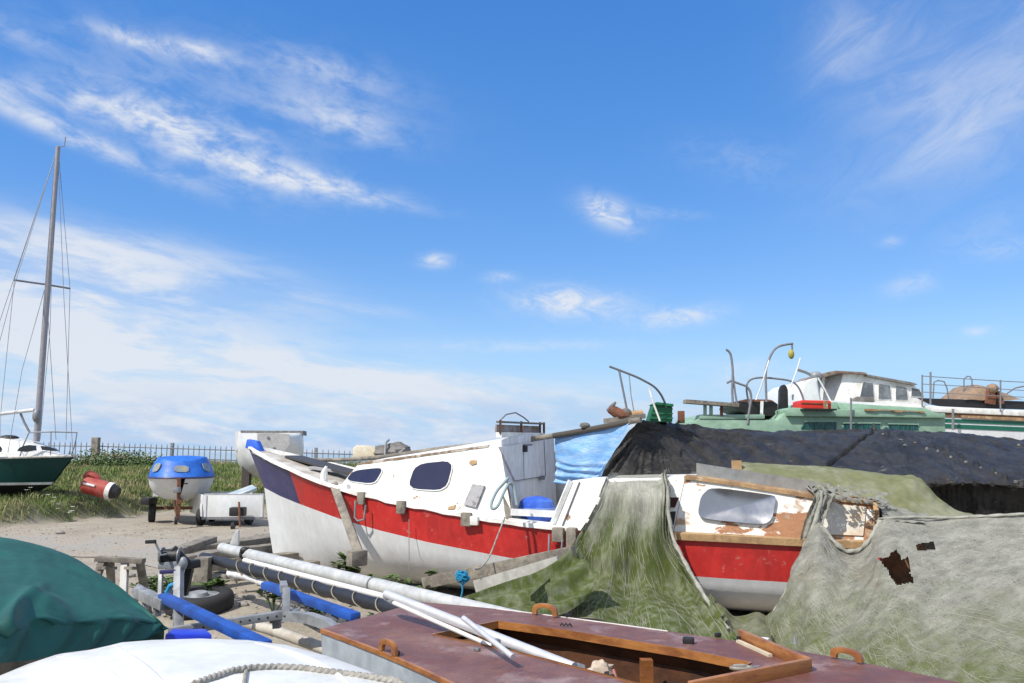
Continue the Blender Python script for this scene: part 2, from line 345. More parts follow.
# ------------------------------------------------------------------ fence on the dune
FY = 37.0
t = thing('railing_fence', 'dark metal railing fence running along the dune crest against the sky', 'fence', (-14, FY, hgt(-14, FY)))
px0, px1 = -10, 436
ftop = tr([(-10,441), (100,442), (230,446), (330,449.5), (436,452.5)])
xs0 = P(px0, 442, FY).x; xs1 = P(px1, 452, FY).x; nb = 84
bar_me = None
posts = [P(p_, 442, FY).x for p_ in (15, 97, 172, 240, 316, 392)]
def rail(z0, nm):
    mb = MB(); k = 24
    pts = [(lerp(xs0, xs1, i/k)) for i in range(k+1)]
    mb.tube([V((x, FY, zat(FY, ftop(proj((x, FY, 2))[0])+z0))) for x in pts], .024, 6)
    mb.build('rail', DSTEEL, t)
rail(4.2, 'rail'); rail(14, 'rail')
for i in range(nb):
    x = lerp(xs0, xs1, i/(nb-1)); zt = zat(FY, ftop(proj((x, FY, 2))[0]))
    zb = zt-.95
    if bar_me is None:
        mb = MB(); mb.bar((x, FY, zt-.95), (x, FY, zt-.07), .03, .03); mb.add([V((x+a*.015, FY+b*.015, zt-.07)) for a, b in ((-1,-1), (1,-1), (1,1), (-1,1))]+[V((x, FY, zt+.02))], [(0,1,4), (1,2,4), (2,3,4), (3,0,4)])
        o = mb.build('bar', DSTEEL, t); bar_me = (o, x, zt)
    else:
        o = bar_me[0].copy(); C.objects.link(o); o.parent = t; o.location = (x-bar_me[1], 0, zt-bar_me[2])
for x in posts:
    zt = zat(FY, ftop(proj((x, FY, 2))[0]))
    MB().bar((x, FY+.06, zt-1.5), (x, FY+.06, zt+.06), .13, .13).build('fence_post', DSTEEL, t, bev=.01)
p = P(97, 442, FY)
MB().bar((p.x, FY-.1, p.z-1.6), (p.x, FY-.1, p.z+.2), .3, .25).build('gate_pillar', WOODG, t, bev=.02)
# low scrub in front of the railings
for q, (px, py, w, h) in enumerate([(112, 470, 1.9, .85), (128, 471, 1.4, .7), (84, 472, 1.1, .6), (143, 472, .9, .5)]):
    y = 34; x = P(px, py, y).x; c = V((x, y, hgt(x, y)))
    t = thing('shrub', ['widest dark green shrub growing against the railings', 'rounded green shrub next to the widest one by the railings', 'low green shrub behind the stern-side of the green yacht bow', 'smallest shrub by the railings, nearest the blue topped boat'][q], 'shrub', c, 'shrubs along the railings')
    lf = MB()
    for k in range(int(900*w*h)):
        d = V((random.gauss(0, w*.42), random.gauss(0, .4), abs(random.gauss(0, h*.45)))); 
        if d.z > h*(1-.35*(d.x/w)**2)*random.uniform(.85,1.1): continue
        a = V((random.uniform(-1,1), random.uniform(-1,1), random.uniform(-.3,1))).normalized()*random.uniform(.06,.13); b = a.orthogonal().normalized()*.03
        lf.add([c+d-b*.3, c+d+a*.5+b, c+d+a, c+d+a*.5-b], [(0,1,2,3)])
    st = MB()
    for k in range(7):
        st.tube([c+V((0,0,-.1)), c+V((random.gauss(0, w*.2), random.gauss(0,.2), h*.5)), c+V((random.gauss(0, w*.4), random.gauss(0,.3), h*.85))], [.02,.014,.006], 5)
    lf.build('foliage', LEAF, t, weld=False); st.build('stem', STEMB, t)

# ------------------------------------------------------------------ generic boat hull
def hull_rows(B, a, n, ss, hb, zg, zk, rake=.5, fl=(1,.93,.75,.45,.04), side=1, bl=2.0, tz=(0,.3,.65,.9,1)):
    rows = []
    for s in ss:
        w = sm(s/bl); row = []
        for f, q in zip(fl, tz):
            ff = lerp(f*(1-.75*q), f, w)
            s2 = s+rake*q*math.exp(-s/.8)
            z = lerp(zg(s), zk(s) if callable(zk) else zk, q)
            p = B+a*s2+n*(side*hb(s)*ff); row.append(V((p.x, p.y, z)))
        rows.append(row)
    return rows

# ------------------------------------------------------------------ green yacht on the bank
Y0 = 22.0
bow = P(73, 457, Y0); ya = V((-1, .10, 0)).normalized(); yn = V((-.10, -1, 0)).normalized()
base = V((bow.x-3, Y0+.3, hgt(bow.x-3, Y0+.3)))
t = thing('sailing_yacht', 'dark green sailing yacht with a bare mast propped up on the grassy bank', 'yacht', base)
hbf = tr([(0,.03), (.5,.32), (1.2,.66), (2.2,.95), (3.3,1.08), (5,1.0), (6.6,.72)])
zgf = lambda s: bow.z-.03*min(s, 3)+.0*s
ss = [0,.15,.35,.6,.9,1.3,1.8,2.4,3.1,3.9,4.8,5.8,6.6]
zwl = P(50, 484, Y0).z
zkb = zwl-.5
def band(z0, z1, f0, f1, nm, m, rk0, rk1):
    mb = MB()
    for side in (1, -1):
        rws = []
        for s in ss:
            row = []
            for i in range(5):
                q = i/4; z = lerp(z0 if not callable(z0) else z0(s), z1, q)
                f = lerp(f0, f1, q); rk = lerp(rk0, rk1, q)*math.exp(-s/1.0)
                pp = bow+ya*(s+rk)+yn*(side*hbf(s)*lerp(f*f, f, sm(s/2))); row.append(V((pp.x, pp.y, z)))
            rws.append(row)
        mb.grid(rws)
        if side == 1: A = rws[-1]
        else: mb.grid([A, rws[-1]])
    return mb.build(nm, m, t)
band(zgf, zwl+.05, 1, .93, 'hull', DGREEN, 0, .48)
band(zwl+.05, zwl-.015, .93, .9, 'boot_stripe', WHITE, .48, .53)
band(zwl-.015, zkb, .9, .08, 'bottom', BLACK, .53, 1.5)
kc = bow+ya*3.2
MB().prism([V((bow+ya*2.0).to_tuple()[:2]+(zkb+.1,))+yn*.06, V((bow+ya*2.6).to_tuple()[:2]+(base.z-.05,))+yn*.06, V((bow+ya*4.4).to_tuple()[:2]+(base.z-.05,))+yn*.06, V((bow+ya*4.6).to_tuple()[:2]+(zkb+.1,))+yn*.06], -yn*.12).build('keel', BLACK, t)
for s in (1.6, 5.4):
    for sd in (1, -1):
        p = bow+ya*s+yn*(sd*.75); g = V((p.x, p.y, hgt(p.x, p.y)-.05))
        MB().bar(g, (p.x, p.y, zkb+.4), .1, .1).build('cradle_post', WOODB, t)
dk = MB(); dk.grid([[bow+ya*s+yn*(hbf(s)*f)+V((0,0,zgf(s)-bow.z+.02+.05*(1-f*f))) for f in np.linspace(-1,1,7)] for s in ss]); dk.build('deck', WHITE2, t)
rl = MB()
for sd in (1, -1): rl.tube([bow+ya*s+yn*(sd*hbf(s))+V((0,0,zgf(s)-bow.z+.02)) for s in ss], .03, 6)
rl.build('toe_rail', mat('worn_rail', (.62,.61,.57), .6, col2=(.42,.39,.33), sc=5, lo=.42, hi=.6, col3=(.25,.17,.1), sc3=9, lo3=.6, hi3=.66, bump=.3), t)
# coachroof
def crow(s, f): return bow+ya*s+yn*(hbf(s)*f)
cab = MB(); cs = [.30,.55,.9,1.3,1.75,2.3,3.0,3.8,4.4]; ch = tr([(.30,.04), (.55,.13), (.9,.30), (1.3,.44), (1.75,.52), (2.3,.56), (4.4,.56)])
cab.grid([[crow(s, f*lerp(.8,.72, sm(s/2)))+V((0,0,zgf(s)-bow.z+.03+ch(s)*hf)) for f, hf in ((-1,0), (-.86,.75), (-.7,.97), (-.3,1.06), (0,1.08), (.3,1.06), (.7,.97), (.86,.75), (1,0))] for s in cs])
cab.build('cabin', WHITE2, t)
def cwin(pts, d=.02):
    mb = MB(); q = [P(px, py, Y0-.72) for px, py in pts]; mb.prism(q, V((0,.10,0))); mb.build('cabin_window', GLASS, t)
cwin([(17,451), (19,448), (23,446), (29,445), (34,445.5), (34.5,450.5), (26,452)])
cwin([(40.5,446), (47,446.5), (54,448.5), (57.5,451), (52,451), (42,450)])
cwin([(-14,452), (-12,448), (-2,446), (0,449), (-1,452)])
MB().ball(P(9, 438, Y0), (.25,.2,.08)).build('deck_vent', BLACK, t)
# mast and rigging
mb0 = P(36.5, 441.5, Y0+.05); mt0 = P(58, 147, Y0+.05)
MASTD = mat('anodised_mast', (.30,.29,.31), .5, metal=.3)
mast = MB().tube([mb0, lerp(mb0, mt0, .5), mt0], [.082,.078,.06], 12).build('mast', MASTD, t)
sp0, spm, sp1 = P(14, 280, Y0-.5), P(46, 284.5, Y0+.05), P(70, 288.5, Y0+.6)
MB().tube([sp0, spm, sp1], .026, 8).build('spreader', DSTEEL, t)
MB().tube([mt0, P(64.5, 146, Y0), P(65.5, 137, Y0)], .014, 6).build('masthead_vane', DSTEEL, t)
stays = [[mt0, P(16,280,Y0-.5), P(-4, 355, Y0-.9), P(-22, 440, Y0-1.0)], [mt0, P(-40, 440, Y0+.1)], [mt0+V((0,0,-.1)), P(64,300,Y0), P(73, 455, Y0)], [mt0, sp1, P(66,440,Y0+1)], [spm, P(22,370,Y0-.5), P(8, 452, Y0-.8)], [spm, P(56,440,Y0+.8)], [mt0, P(14.5,279,Y0-.5), P(1, 410, Y0-.3), P(0,440,Y0-.9)], [P(54,200,Y0), P(50,330,Y0-.2), P(40,440,Y0-.1)]]
for s in stays: MB().tube(s, .0075, 5).build('stay', DSTEEL, t)
MB().tube([P(34, 410, Y0), P(0, 414, Y0-.1), P(-90, 421, Y0-.2)], .05, 10).build('boom', GREYW, t)
MB().tube([P(20, 412, Y0), P(24, 422, Y0), P(30, 433, Y0)], .03, 8).build('kicker', DSTEEL, t)
MB().ball(P(36.5, 416, Y0-.08), (.1,.1,.18)).build('winch', DSTEEL, t)
pl = MB()
for sd in (.45, -.45):
    pl.tube([P(20,456,Y0-sd), P(23,446,Y0-sd), P(29,432.5,Y0-sd), P(52,431.8,Y0-sd*.8), P(77,432.5,Y0-sd*.3), P(75,444,Y0-sd*.2), P(71,456,Y0-sd*.1)], .018, 8)
    pl.tube([P(51,432,Y0-sd*.8), P(50.5,455,Y0-sd*.8)], .015, 6)
pl.build('pulpit', STEEL, t)

# ------------------------------------------------------------------ red can buoy lying in the grass
a0, a1 = P(84, 484.5, 22.0), P(112.5, 491.5, 22.0); ax = (a1-a0).normalized()
t = thing('buoy', 'faded red can buoy with a white band lying on its side in the grass', 'buoy', (a0+a1)/2-V((0,0,.3)))
MB().tube([a0, a0+ax*.04, a0+ax*.55, a1-ax*.12], [.17,.215,.22,.22], 20).build('body', BUOYR, t)
MB().tube([a1-ax*.12, a1], .224, 20).build('white_band', BUOYW, t)
MB().tube([a1-ax*.005, a1+ax*.16], [.2,.14], 20).build('end_cap', BLACK, t)
l0 = P(85, 477.5, 22.3)
MB().tube([l0, l0+V((.12,0,.10)), l0+V((.3,0,.02)), l0+V((.42,0,-.12))], [.09,.1,.09,.05], 10).build('lifting_lug', BUOYR, t)
MB().tube([a0+ax*.1+V((0,-.215,.06)), a0+ax*.4+V((0,-.22,.06))], .03, 8).build('fender_strip', BUOYW, t)

# ------------------------------------------------------------------ small boat with the blue top on its road trailer
Yb = 19.6; k = Yb/F
bc = P(181, 478, Yb); ba = V((bc.x*.97, bc.y, 0)).normalized(); bn = V((ba.y, -ba.x, 0))
zk = P(181, 503, Yb).z
t = thing('dinghy', 'small white boat with a bright blue rigid top sitting on a road trailer', 'boat', (bc.x, bc.y+1.6, zk))
bs = [0,.06,.18,.4,.7,1.1,1.7,2.5,3.4]
bh = tr([(0,.1), (.06,.3), (.18,.48), (.4,.63), (.7,.71), (1.1,.75), (2,.78), (3.4,.72)])
mb = MB()
for sd in (1,-1): mb.grid(hull_rows(bc, ba, bn, bs, bh, lambda s: bc.z, lambda s: lerp(zk+.16, zk, sm(s/.8)), .3, (1,.97,.85,.55,.04), sd, 1.0))
tp = [[bc+ba*3.4+bn*(x*.72)+V((0,0,z)) for x in (-1,1)] for z in (0, zk-bc.z)]; mb.grid(tp)
mb.build('hull', HULLW, t)
MB().tube([bc+ba*s+bn*(sd*(bh(s)+.015)) for sd, sl in ((1, bs[::-1]), (-1, bs)) for s in sl], .022, 8).build('rubbing_strake', NAVY, t)
can = MB(); hc = P(181, 457.5, Yb+.5).z-bc.z
def canp(s, f, q): 
    w = bh(s)*lerp(1.0, .74, q**1.6); z = hc*q*(1 if s > .5 else lerp(.8,1,s/.5))
    return bc+ba*(s+.28*q*math.exp(-s/.7))+bn*(w*f)+V((0,0,z+.01))
fr = [-1,-.9,-.6,-.3,0,.3,.6,.9,1]
for sd in (1,-1): can.grid([[canp(s, sd, q) for q in (0,.12,.4,.8,.93,1)] for s in bs])
can.grid([[canp(s, f, 1)+V((0,0,.03*(1-f*f)*min(1, s/.3))) for f in fr] for s in bs]); can.grid([[canp(0, f, q) for f in (-1,1)] for q in (0,.12,.4,.8,.93,1)]); can.grid([[canp(3.4, f, q) for f in (-1,1)] for q in (0,.4,.8,1)])
can.build('canopy', CANB, t)
def oval(c, u, w, ru, rw, th=.02, n=14): return MB().prism([c+u*(ru*math.copysign(abs(math.cos(2*math.pi*i/n))**.7, math.cos(2*math.pi*i/n)))+w*(rw*math.copysign(abs(math.sin(2*math.pi*i/n))**.7, math.sin(2*math.pi*i/n))) for i in range(n)], u.cross(w)*th)
def surfwin(fn, s, d=.02, ru=.15, rw=.1):
    c = fn(s, .5); u = (fn(s+.1,.5)-c).normalized(); w = (fn(s,.6)-c).normalized(); nn = u.cross(w).normalized()
    if nn.y > 0: nn = -nn
    u2 = w.cross(nn).normalized(); return oval(c+nn*.012-u2.cross(w)*.01, u2, w, ru, rw, .02)
surfwin(lambda s, q: canp(.0+.01*s, lerp(-.4,.4,s), q*1.0), .5, ru=.17, rw=.095).build('front_window', WINY, t)
surfwin(lambda s, q: canp(s, -1, q), .35, ru=.14, rw=.115).build('side_window', WINY, t)
surfwin(lambda s, q: canp(s, 1, q), .35, ru=.14, rw=.115).build('side_window', WINY, t)
q = [canp(0, -.55, .9), canp(0, .55, .9), canp(0, .62, .22), canp(0, -.62, .22)]
MB().ball(P(186, 483.5, Yb-.02), (.05,.03,.02), 8, 5).build('bow_eye', BLACK, t)
# trailer beneath
tb = V((bc.x+.1, bc.y+2.0, hgt(bc.x, bc.y+2)))
t = thing('boat_trailer', 'rusty road trailer carrying the small blue topped boat', 'trailer', tb)
jx = P(177, 523, 19.0)
def wheel(c, axis_, r=.28, w=.17, par=None, n=20):
    c = V(c); axis_ = V(axis_).normalized()
    pr = [(-.5*w, .62*r), (-.5*w, .9*r), (-.36*w, r), (.36*w, r), (.5*w, .9*r), (.5*w, .62*r)]
    u = axis_.orthogonal().normalized(); v = axis_.cross(u)
    rows = [[c+axis_*a+(u*math.cos(2*math.pi*i/n)+v*math.sin(2*math.pi*i/n))*r_ for i in range(n)] for a, r_ in pr]
    ty = MB().grid(rows+[rows[0]], closed=True).build('tyre', RUBBER, par)
    MB().tube([c-axis_*.3*w, c+axis_*.3*w], .63*r, n).build('rim', STEEL, ty)
    return ty
g0 = hgt(bc.x, 20)
for px in (152, 212):
    c = P(px, 514, 20.9); c.z = hgt(c.x, c.y)+.27; wheel(c, bn, .27, .16, t)
MB().box(P(149, 501, 20.6), (.22,.5,.16)).build('mudguard', BLACK, t, bev=.03)
fr_ = MB()
fr_.bar(P(150, 508, 20.9), P(212, 508, 20.9), .07, .07)
fr_.bar(jx+V((0,.1,.45)), bc+ba*3.3+V((0,0,zk-bc.z-.08)), .08, .08)
fr_.build('frame', RUST, t)
MB().bar(P(178, 520, 19.1), P(179, 478, 19.25), .07, .07).build('winch_post', RUST, t)
MB().box(P(177, 490, 19.1), (.14,.16,.12)).build('winch', DSTEEL, t, bev=.03)
jw = MB().tube([jx+V((0,0,.12)), P(174, 500, 19.0)], .03, 8).build('jockey_post', RUST, t)
wheel(P(176, 520.5, 18.95), bn, .09, .07, t)

# ------------------------------------------------------------------ white box trailer
A = P(204, 495, 19.6); Bx = P(264, 496, 19.6); D = P(191, 493, 21.3)
Az = P(204, 517, 19.6).z; zt = A.z
t = thing('box_trailer', 'low white box trailer parked on the gravel in front of the pram boat', 'trailer', ((A.x+Bx.x)/2, 20.3, 0))
u = (V((Bx.x, Bx.y, 0))-V((A.x, A.y, 0))); w = V((D.x, D.y, 0))-V((A.x, A.y, 0)); A0 = V((A.x, A.y, 0))
def wallp(p, q, nm, m=HULLW):
    p = V(p); q = V(q); d = (q-p); 
    MB().bar(p+V((0,0,(Az+zt)/2)), q+V((0,0,(Az+zt)/2)), .04, zt-Az, m=0).build(nm, m, t, bev=.006)
un = u.normalized(); wn = w.normalized()
wallp(A0, A0+u, 'front_board'); wallp(A0+w, A0+u+w, 'rear_board'); wallp(A0+wn*.03, A0+w-wn*.03, 'side_board'); wallp(A0+u+wn*.03, A0+u+w-wn*.03, 'side_board')
MB().prism([A0+V((0,0,Az+.03)), A0+u+V((0,0,Az+.03)), A0+u+w+V((0,0,Az+.03)), A0+w+V((0,0,Az+.03))], V((0,0,.03))).build('floor', WOODG, t)
rm = MB()
for f in (0, 1): rm.tube([A0+V((0,0,zt+.01))+un*.0, A0+u+V((0,0,zt+.01))], .022, 6)
rm.build('rim_rail', STEEL, t)
for f in (.03, .97):
    MB().bar(A0+u*f-wn*.03+V((0,0,Az)), A0+u*f-wn*.03+V((0,0,zt)), .04, .03).build('corner_post', GREYW, t)
MB().bar(A0-un*.02+V((0,0,Az-.03)), A0+u*1.06+V((0,0,Az-.03)), .06, .05).build('chassis_bar', DSTEEL, t)
for px, yy in ((201, 20.0), (249, 19.9)):
    c = P(px, 519, yy); c.z = hgt(c.x, yy)+.2; wheel(c, un, .2, .13, t)
MB().box(P(238, 511.5, 19.35), (.34,.25,.2)).build('coupling', BLACK, t, bev=.03)
MB().tube([P(240, 527, 19.1), P(239, 502, 19.2)], .025, 8).build('jockey_post', RUST, t)
wheel(P(233, 526, 19.0), un, .08, .07, t)
p0, p1, p2, p3 = P(222, 495.5, 20.1), P(252, 484.5, 20.6), P(257, 487.5, 20.1), P(233, 497, 19.75)
solo(MB().prism([p0,p1,p2,p3], V((.0,.03,-.07))), 'board', mat('pale_blue_board', (.33,.42,.5), .45, col2=(.5,.52,.52), sc=4), 'pale blue board sloping out of the white box trailer', 'board', base=(p0+p2)/2-V((0,0,.1)), bev=.01)
p4, p5 = lerp(p0, p1, .08)+V((.02,-.03,.01)), lerp(p3, p2, .9)
# ------------------------------------------------------------------ white pram boat seen end on
Yp = 23.5
def ring(pts, Y): return [P(px, py, Y) for px, py in pts]
back = [(235,431), (303,431), (304.5,452), (303,472), (286,476), (262,478), (246,474), (236,462)]
t = thing('pram_boat', 'white pram boat with a flat grey bow plate propped up behind the navy bow', 'boat', V((P(270, 478, Yp+.8).x, Yp+.8, hgt(P(270,478,Yp+.8).x, Yp+.8))))
def resamp(pts, n):
    pts = pts+[pts[0]]; d = [0]
    for i in range(1, len(pts)): d.append(d[-1]+math.dist(pts[i-1], pts[i]))
    return [(float(np.interp(x, d, [p[0] for p in pts])), float(np.interp(x, d, [p[1] for p in pts]))) for x in np.linspace(0, d[-1], n, endpoint=False)]
plate = [(257,433.5), (274,433), (289,434), (290.5,443), (286,450), (279,456), (268,459), (259,459)]
back_r = resamp([(236,432), (303,432), (304,450), (301,466), (285,476), (264,479), (249,476), (240,468), (235,455)], 40)
mid_r = resamp([(242,434), (301,434), (302,447), (298,459), (285,469), (265,473), (251,469), (243,460), (240,448)], 40)
pl_r = resamp(plate, 40)
rws = [ring(back_r, Yp+2.4), ring(back_r, Yp+1.4), ring(mid_r, Yp+.6), ring([tuple(np.array(a)*.55+np.array(b)*.45) for a, b in zip(mid_r, pl_r)], Yp+.22), ring(pl_r, Yp)]
MB().grid(rws, closed=True).build('hull', WHITE2, t, smooth=50)
MB().prism(ring(plate, Yp-.012), V((0,.03,0))).build('bow_plate', GREYP, t)
for px, py in ((268,437.5), (274,448), (262,448.5)): MB().box(P(px, py, Yp-.03), (.06,.03,.05)).build('fitting', DSTEEL, t)
MB().box(P(273.5, 453.5, Yp-.03), (.06,.04,.13)).build('latch', BLACK, t)
MB().prism(ring([(240.5,430.5), (303,430.8), (303.5,435.5), (290,434), (257,432.5), (248,435), (241,438.5)], Yp+1.0), V((0,.4,0))).build('cockpit_coaming', GREYB, t)
MB().prism(ring([(235,431), (241,431), (240,440), (236,452)], Yp+1.05), V((0,.3,0))).build('corner_post', WHITE2, t)
for px in (247, 300):
    p = P(px, 466, Yp+1.2); MB().bar((p.x, p.y, hgt(p.x, p.y)-.1), p, .22, .22).build('support_block', mat('dark_support', (.07,.06,.055), .8), t)
# ================================================================== the beached boat
B0 = P(250, 449, 12.2); B0 = V((B0.x, B0.y, 0)); ba = V((.91, -.414, 0)).normalized(); bn = V((ba.y, -ba.x, 0))   # bn: port side, towards the camera
if bn.y > 0: bn = -bn
LB = 8.4
HB = tr([(0,.03), (.25,.2), (.5,.33), (1,.55), (1.5,.73), (2,.87), (3,1.07), (4,1.18), (5,1.21), (6,1.16), (7,1.03), (8,.87), (8.4,.8)])
gun_tr = tr([(250,448), (256,452), (266,458), (283,466), (300,474), (320,482), (340,489.5), (372,497.5), (420,507.5), (470,516.5), (515,523.5), (552,528), (600,532), (640,534), (675,536), (740,539), (800,542.5), (868,545), (950,548)])
str_tr = tr([(255,484), (262,486.5), (280,496), (297,503), (340,519), (380,530.5), (427,542), (486,553.5), (522,560), (560,565.5), (620,571), (690,576), (740,579.5), (800,583), (880,588)])
def bp(s, l, z): return V((B0.x+ba.x*s+bn.x*l, B0.y+ba.y*s+bn.y*l, z))
SS = [0,.08,.2,.4,.65,.9,1.2,1.6,2,2.5,3,3.5,4,4.5,5,5.5,6,6.5,7,7.5,8,8.4]
def gz(s):
    p = bp(s, HB(s), 0); return zsolve(p.x, p.y, gun_tr)
GZ = tr([(s, gz(s)) for s in SS])
def rk(q, s): return .62*q*math.exp(-s/1.0)
def hull_pt(s, q, side=1):              # q: 0 gunwale .. 1 stripe foot .. 2 keel
    w = sm(s/3.2)
    if q <= 1: f = lerp(1, lerp(.62, .965, w), q**.8)
    else:
        k = q-1; f = float(np.interp(k, [0,.2,.4,.6,.8,1], [lerp(a, b, w) for a, b in zip((.62,.48,.35,.22,.1,.03), (.965,.92,.82,.62,.33,.05))]))
    zg = GZ(s)
    s2 = s+rk(q*.5, s)
    pf = bp(s+rk(.5, s), HB(s)*lerp(.62,.965,w), 0)
    zs = zsolve(pf.x, pf.y, str_tr, .8)
    zs = min(zs, zg-.2)
    zk = .02
    z = lerp(zg, zs, q) if q <= 1 else lerp(zs, zk, float(np.interp(q-1, [0,.2,.4,.6,.8,1], [0,.27,.53,.75,.92,1])))
    return bp(s2, side*HB(s)*f, z)
t = MBOAT = thing('sailing_boat', 'derelict beached sailing boat with navy bow, red stripe and peeling white cabin', 'boat', bp(4.2, 0, 0))
NV = next(i for i, s in enumerate(SS) if proj(hull_pt(s, .5))[0] > 292)
mbs = {'n': MB(), 'r': MB(), 'w': MB()}
fine = sorted(set([round(x, 3) for x in list(np.arange(0, LB, .14))+SS]))
# station where navy meets red
lo, hi = .2, 2.5
for _ in range(30):
    mid_ = (lo+hi)/2
    if proj(hull_pt(mid_, .5))[0] > 294.5: hi = mid_
    else: lo = mid_
SN = lo
for sd in (1, -1):
    up1 = [s for s in fine if s < SN-.01]+[SN]; up2 = [SN]+[s for s in fine if s > SN+.01]
    mbs['n'].grid([[hull_pt(s, q, sd) for q in np.linspace(0, 1, 5)] for s in up1])
    mbs['r'].grid([[hull_pt(s, q, sd) for q in np.linspace(0, 1, 5)] for s in up2])
    mbs['w'].grid([[hull_pt(s, q, sd) for q in np.linspace(1, 2, 11)] for s in fine])
qa = np.linspace(1, 2, 11); mbs['w'].grid([[hull_pt(LB, q, 1) for q in qa], [hull_pt(LB, q, -1) for q in qa]])
qa = np.linspace(0, 1, 5); mbs['r'].grid([[hull_pt(LB, q, 1) for q in qa], [hull_pt(LB, q, -1) for q in qa]])
hull = mbs['w'].build('hull', HULLW, t, smooth=50)
mbs['n'].build('bow_panel', NAVY, hull, smooth=50); mbs['r'].build('red_strake', RED, hull, smooth=50)
MB().prism([hull_pt(0,0)+ba*-.03+bn*-.05+V((0,0,.0)), hull_pt(0,0)+ba*.28+bn*-.05+V((0,0,-.06)), hull_pt(0,0)+ba*.18+bn*-.05+V((0,0,.1)), hull_pt(0,0)+ba*.0+bn*-.05+V((0,0,.13))], bn*.10).build('stem_head', BLUE, t, bev=.02)
# deck, toe rail, rubbing strake
dk = MB(); dk.grid([[bp(s, HB(s)*f, GZ(s)-.05+.05*(1-f*f)) for f in np.linspace(-.98, .98, 9)] for s in fine if s > .1])
DECKM = mat('worn_deck', (.52,.50,.46), .75, col2=(.33,.29,.24), sc=3.5, lo=.45, hi=.62, col3=(.2,.17,.13), sc3=9, lo3=.58, hi3=.7, bump=.3)
dk.build('deck', DECKM, t)
for sd in (1, -1):
    rl = MB(); k = [s for s in fine if s < 5.6]
    rws = []
    for s in k:
        wv = .012*mn.noise(V((s*5, sd, 0)))
        o = bp(s, sd*(HB(s)+.025), GZ(s)); wv += .025*max(0, mn.noise(V((s*2.6+4, sd, 3)))); rws.append([o+V((0,0,-.022+wv)), o+V((0,0,.022)), o-bn*(sd*.05)+V((0,0,.025)), o-bn*(sd*.055)+V((0,0,-.03))])
    rl.grid(rws, closed=True); rl.build('toe_rail', WHITE, t)
    rl = MB(); k = [s for s in fine if s >= 5.62]
    rl.grid([[bp(s, sd*(HB(s)+dx), GZ(s)+dz) for dx, dz in ((.03,-.035), (.035,.03), (-.05,.04), (-.06,-.05))] for s in k], closed=True)
    rl.build('rubbing_strake', WOODT, t)
# ---- fore cabin
def sAt(px, l0=.0, ex=0):               # station whose near gunwale projects to px
    lo, hi = 0, LB
    for _ in range(40):
        m_ = (lo+hi)/2
        if proj(bp(m_, HB(m_)-l0, GZ(m_)))[0] > px: hi = m_
        else: lo = m_
    return lo
s1, s2 = sAt(338, .1), sAt(512, .1)
top_tr = tr([(352,465.5), (372,462), (400,458.5), (440,453), (490,446), (520,444)])
CIN = tr([(s1,.12), (s1+.6,.12), (s2,.13)])
def ctop(s):
    l = HB(s)-CIN(s)-lerp(.12, .26, (s-s1)/(s2-s1)); p = bp(s, l, 0); return l, zsolve(p.x, p.y, top_tr, 1.6)
s1t = s1+.22; s2t = s2-.28
def cside(u, v):                        # ruled near side of the fore cabin
    sb = lerp(s1, s2, u); st = lerp(s1t, s2t, u); l, z = ctop(st)
    return lerp(bp(sb, HB(sb)-CIN(sb), GZ(sb)-.02), bp(st, l, z), v)
def cfar(u, v):
    p = cside(u, v); d = V((p.x-B0.x, p.y-B0.y, 0)).dot(bn); return p-bn*(2*d)
U = np.linspace(0, 1, 15)
cab = MB()
cab.grid([[cside(u, v) for v in np.linspace(0,1,5)] for u in U]); cab.grid([[cfar(u, v) for v in np.linspace(0,1,5)] for u in U])
cab.grid([[lerp(cside(u,1), cfar(u,1), f)+V((0,0,.13*(1-(2*f-1)**2)*lerp(.5,1,u))) for f in np.linspace(0,1,9)] for u in U])
cab.grid([[lerp(cside(0,v), cfar(0,v), f) for f in np.linspace(0,1,9)] for v in np.linspace(0,1,5)])
CABW = mat('cabin_white', (.78,.78,.75), .45, col2=(.7,.69,.65), sc=2.5, col3=(.27,.16,.085), sc3=6.5, lo3=.635, hi3=.66, bump=.12, bsc=20, var=.06)
cabin = cab.build('cabin', CABW, t, smooth=30)
def invert(fn, px, py, u=.5, v=.5, n=25):
    for _ in range(n):
        a = proj(fn(u, v)); e = 1e-3; bu = proj(fn(u+e, v)); bv = proj(fn(u, v+e))
        J = np.array([[(bu[0]-a[0])/e, (bv[0]-a[0])/e], [(bu[1]-a[1])/e, (bv[1]-a[1])/e]])
        d = np.linalg.lstsq(J, np.array([px-a[0], py-a[1]]), rcond=None)[0]
        u = min(1.3, max(-.3, u+float(d[0])*.8)); v = min(1.4, max(-.4, v+float(d[1])*.8))
    return u, v
def on(fn, pts, off=.006):
    out = []
    for px, py in pts:
        u, v = invert(fn, px, py); p = fn(u, v); nn = (fn(u+.02, v)-p).cross(fn(u, v+.02)-p).normalized()
        if nn.dot(V((0,0,EYE))-p) < 0: nn = -nn
        out.append(p+nn*off)
    return out, nn
def rnd(pts, k=3):
    for _ in range(k):
        q = []
        for i in range(len(pts)):
            a, b = np.array(pts[i]), np.array(pts[(i+1) % len(pts)]); q += [tuple(a*.82+b*.18), tuple(a*.18+b*.82)]
        pts = q
    return pts
def grow(pts, d):
    c = np.mean(np.array(pts), 0); return [tuple(np.array(p)+(np.array(p)-c)/max(.1, np.linalg.norm(np.array(p)-c))*d) for p in pts]
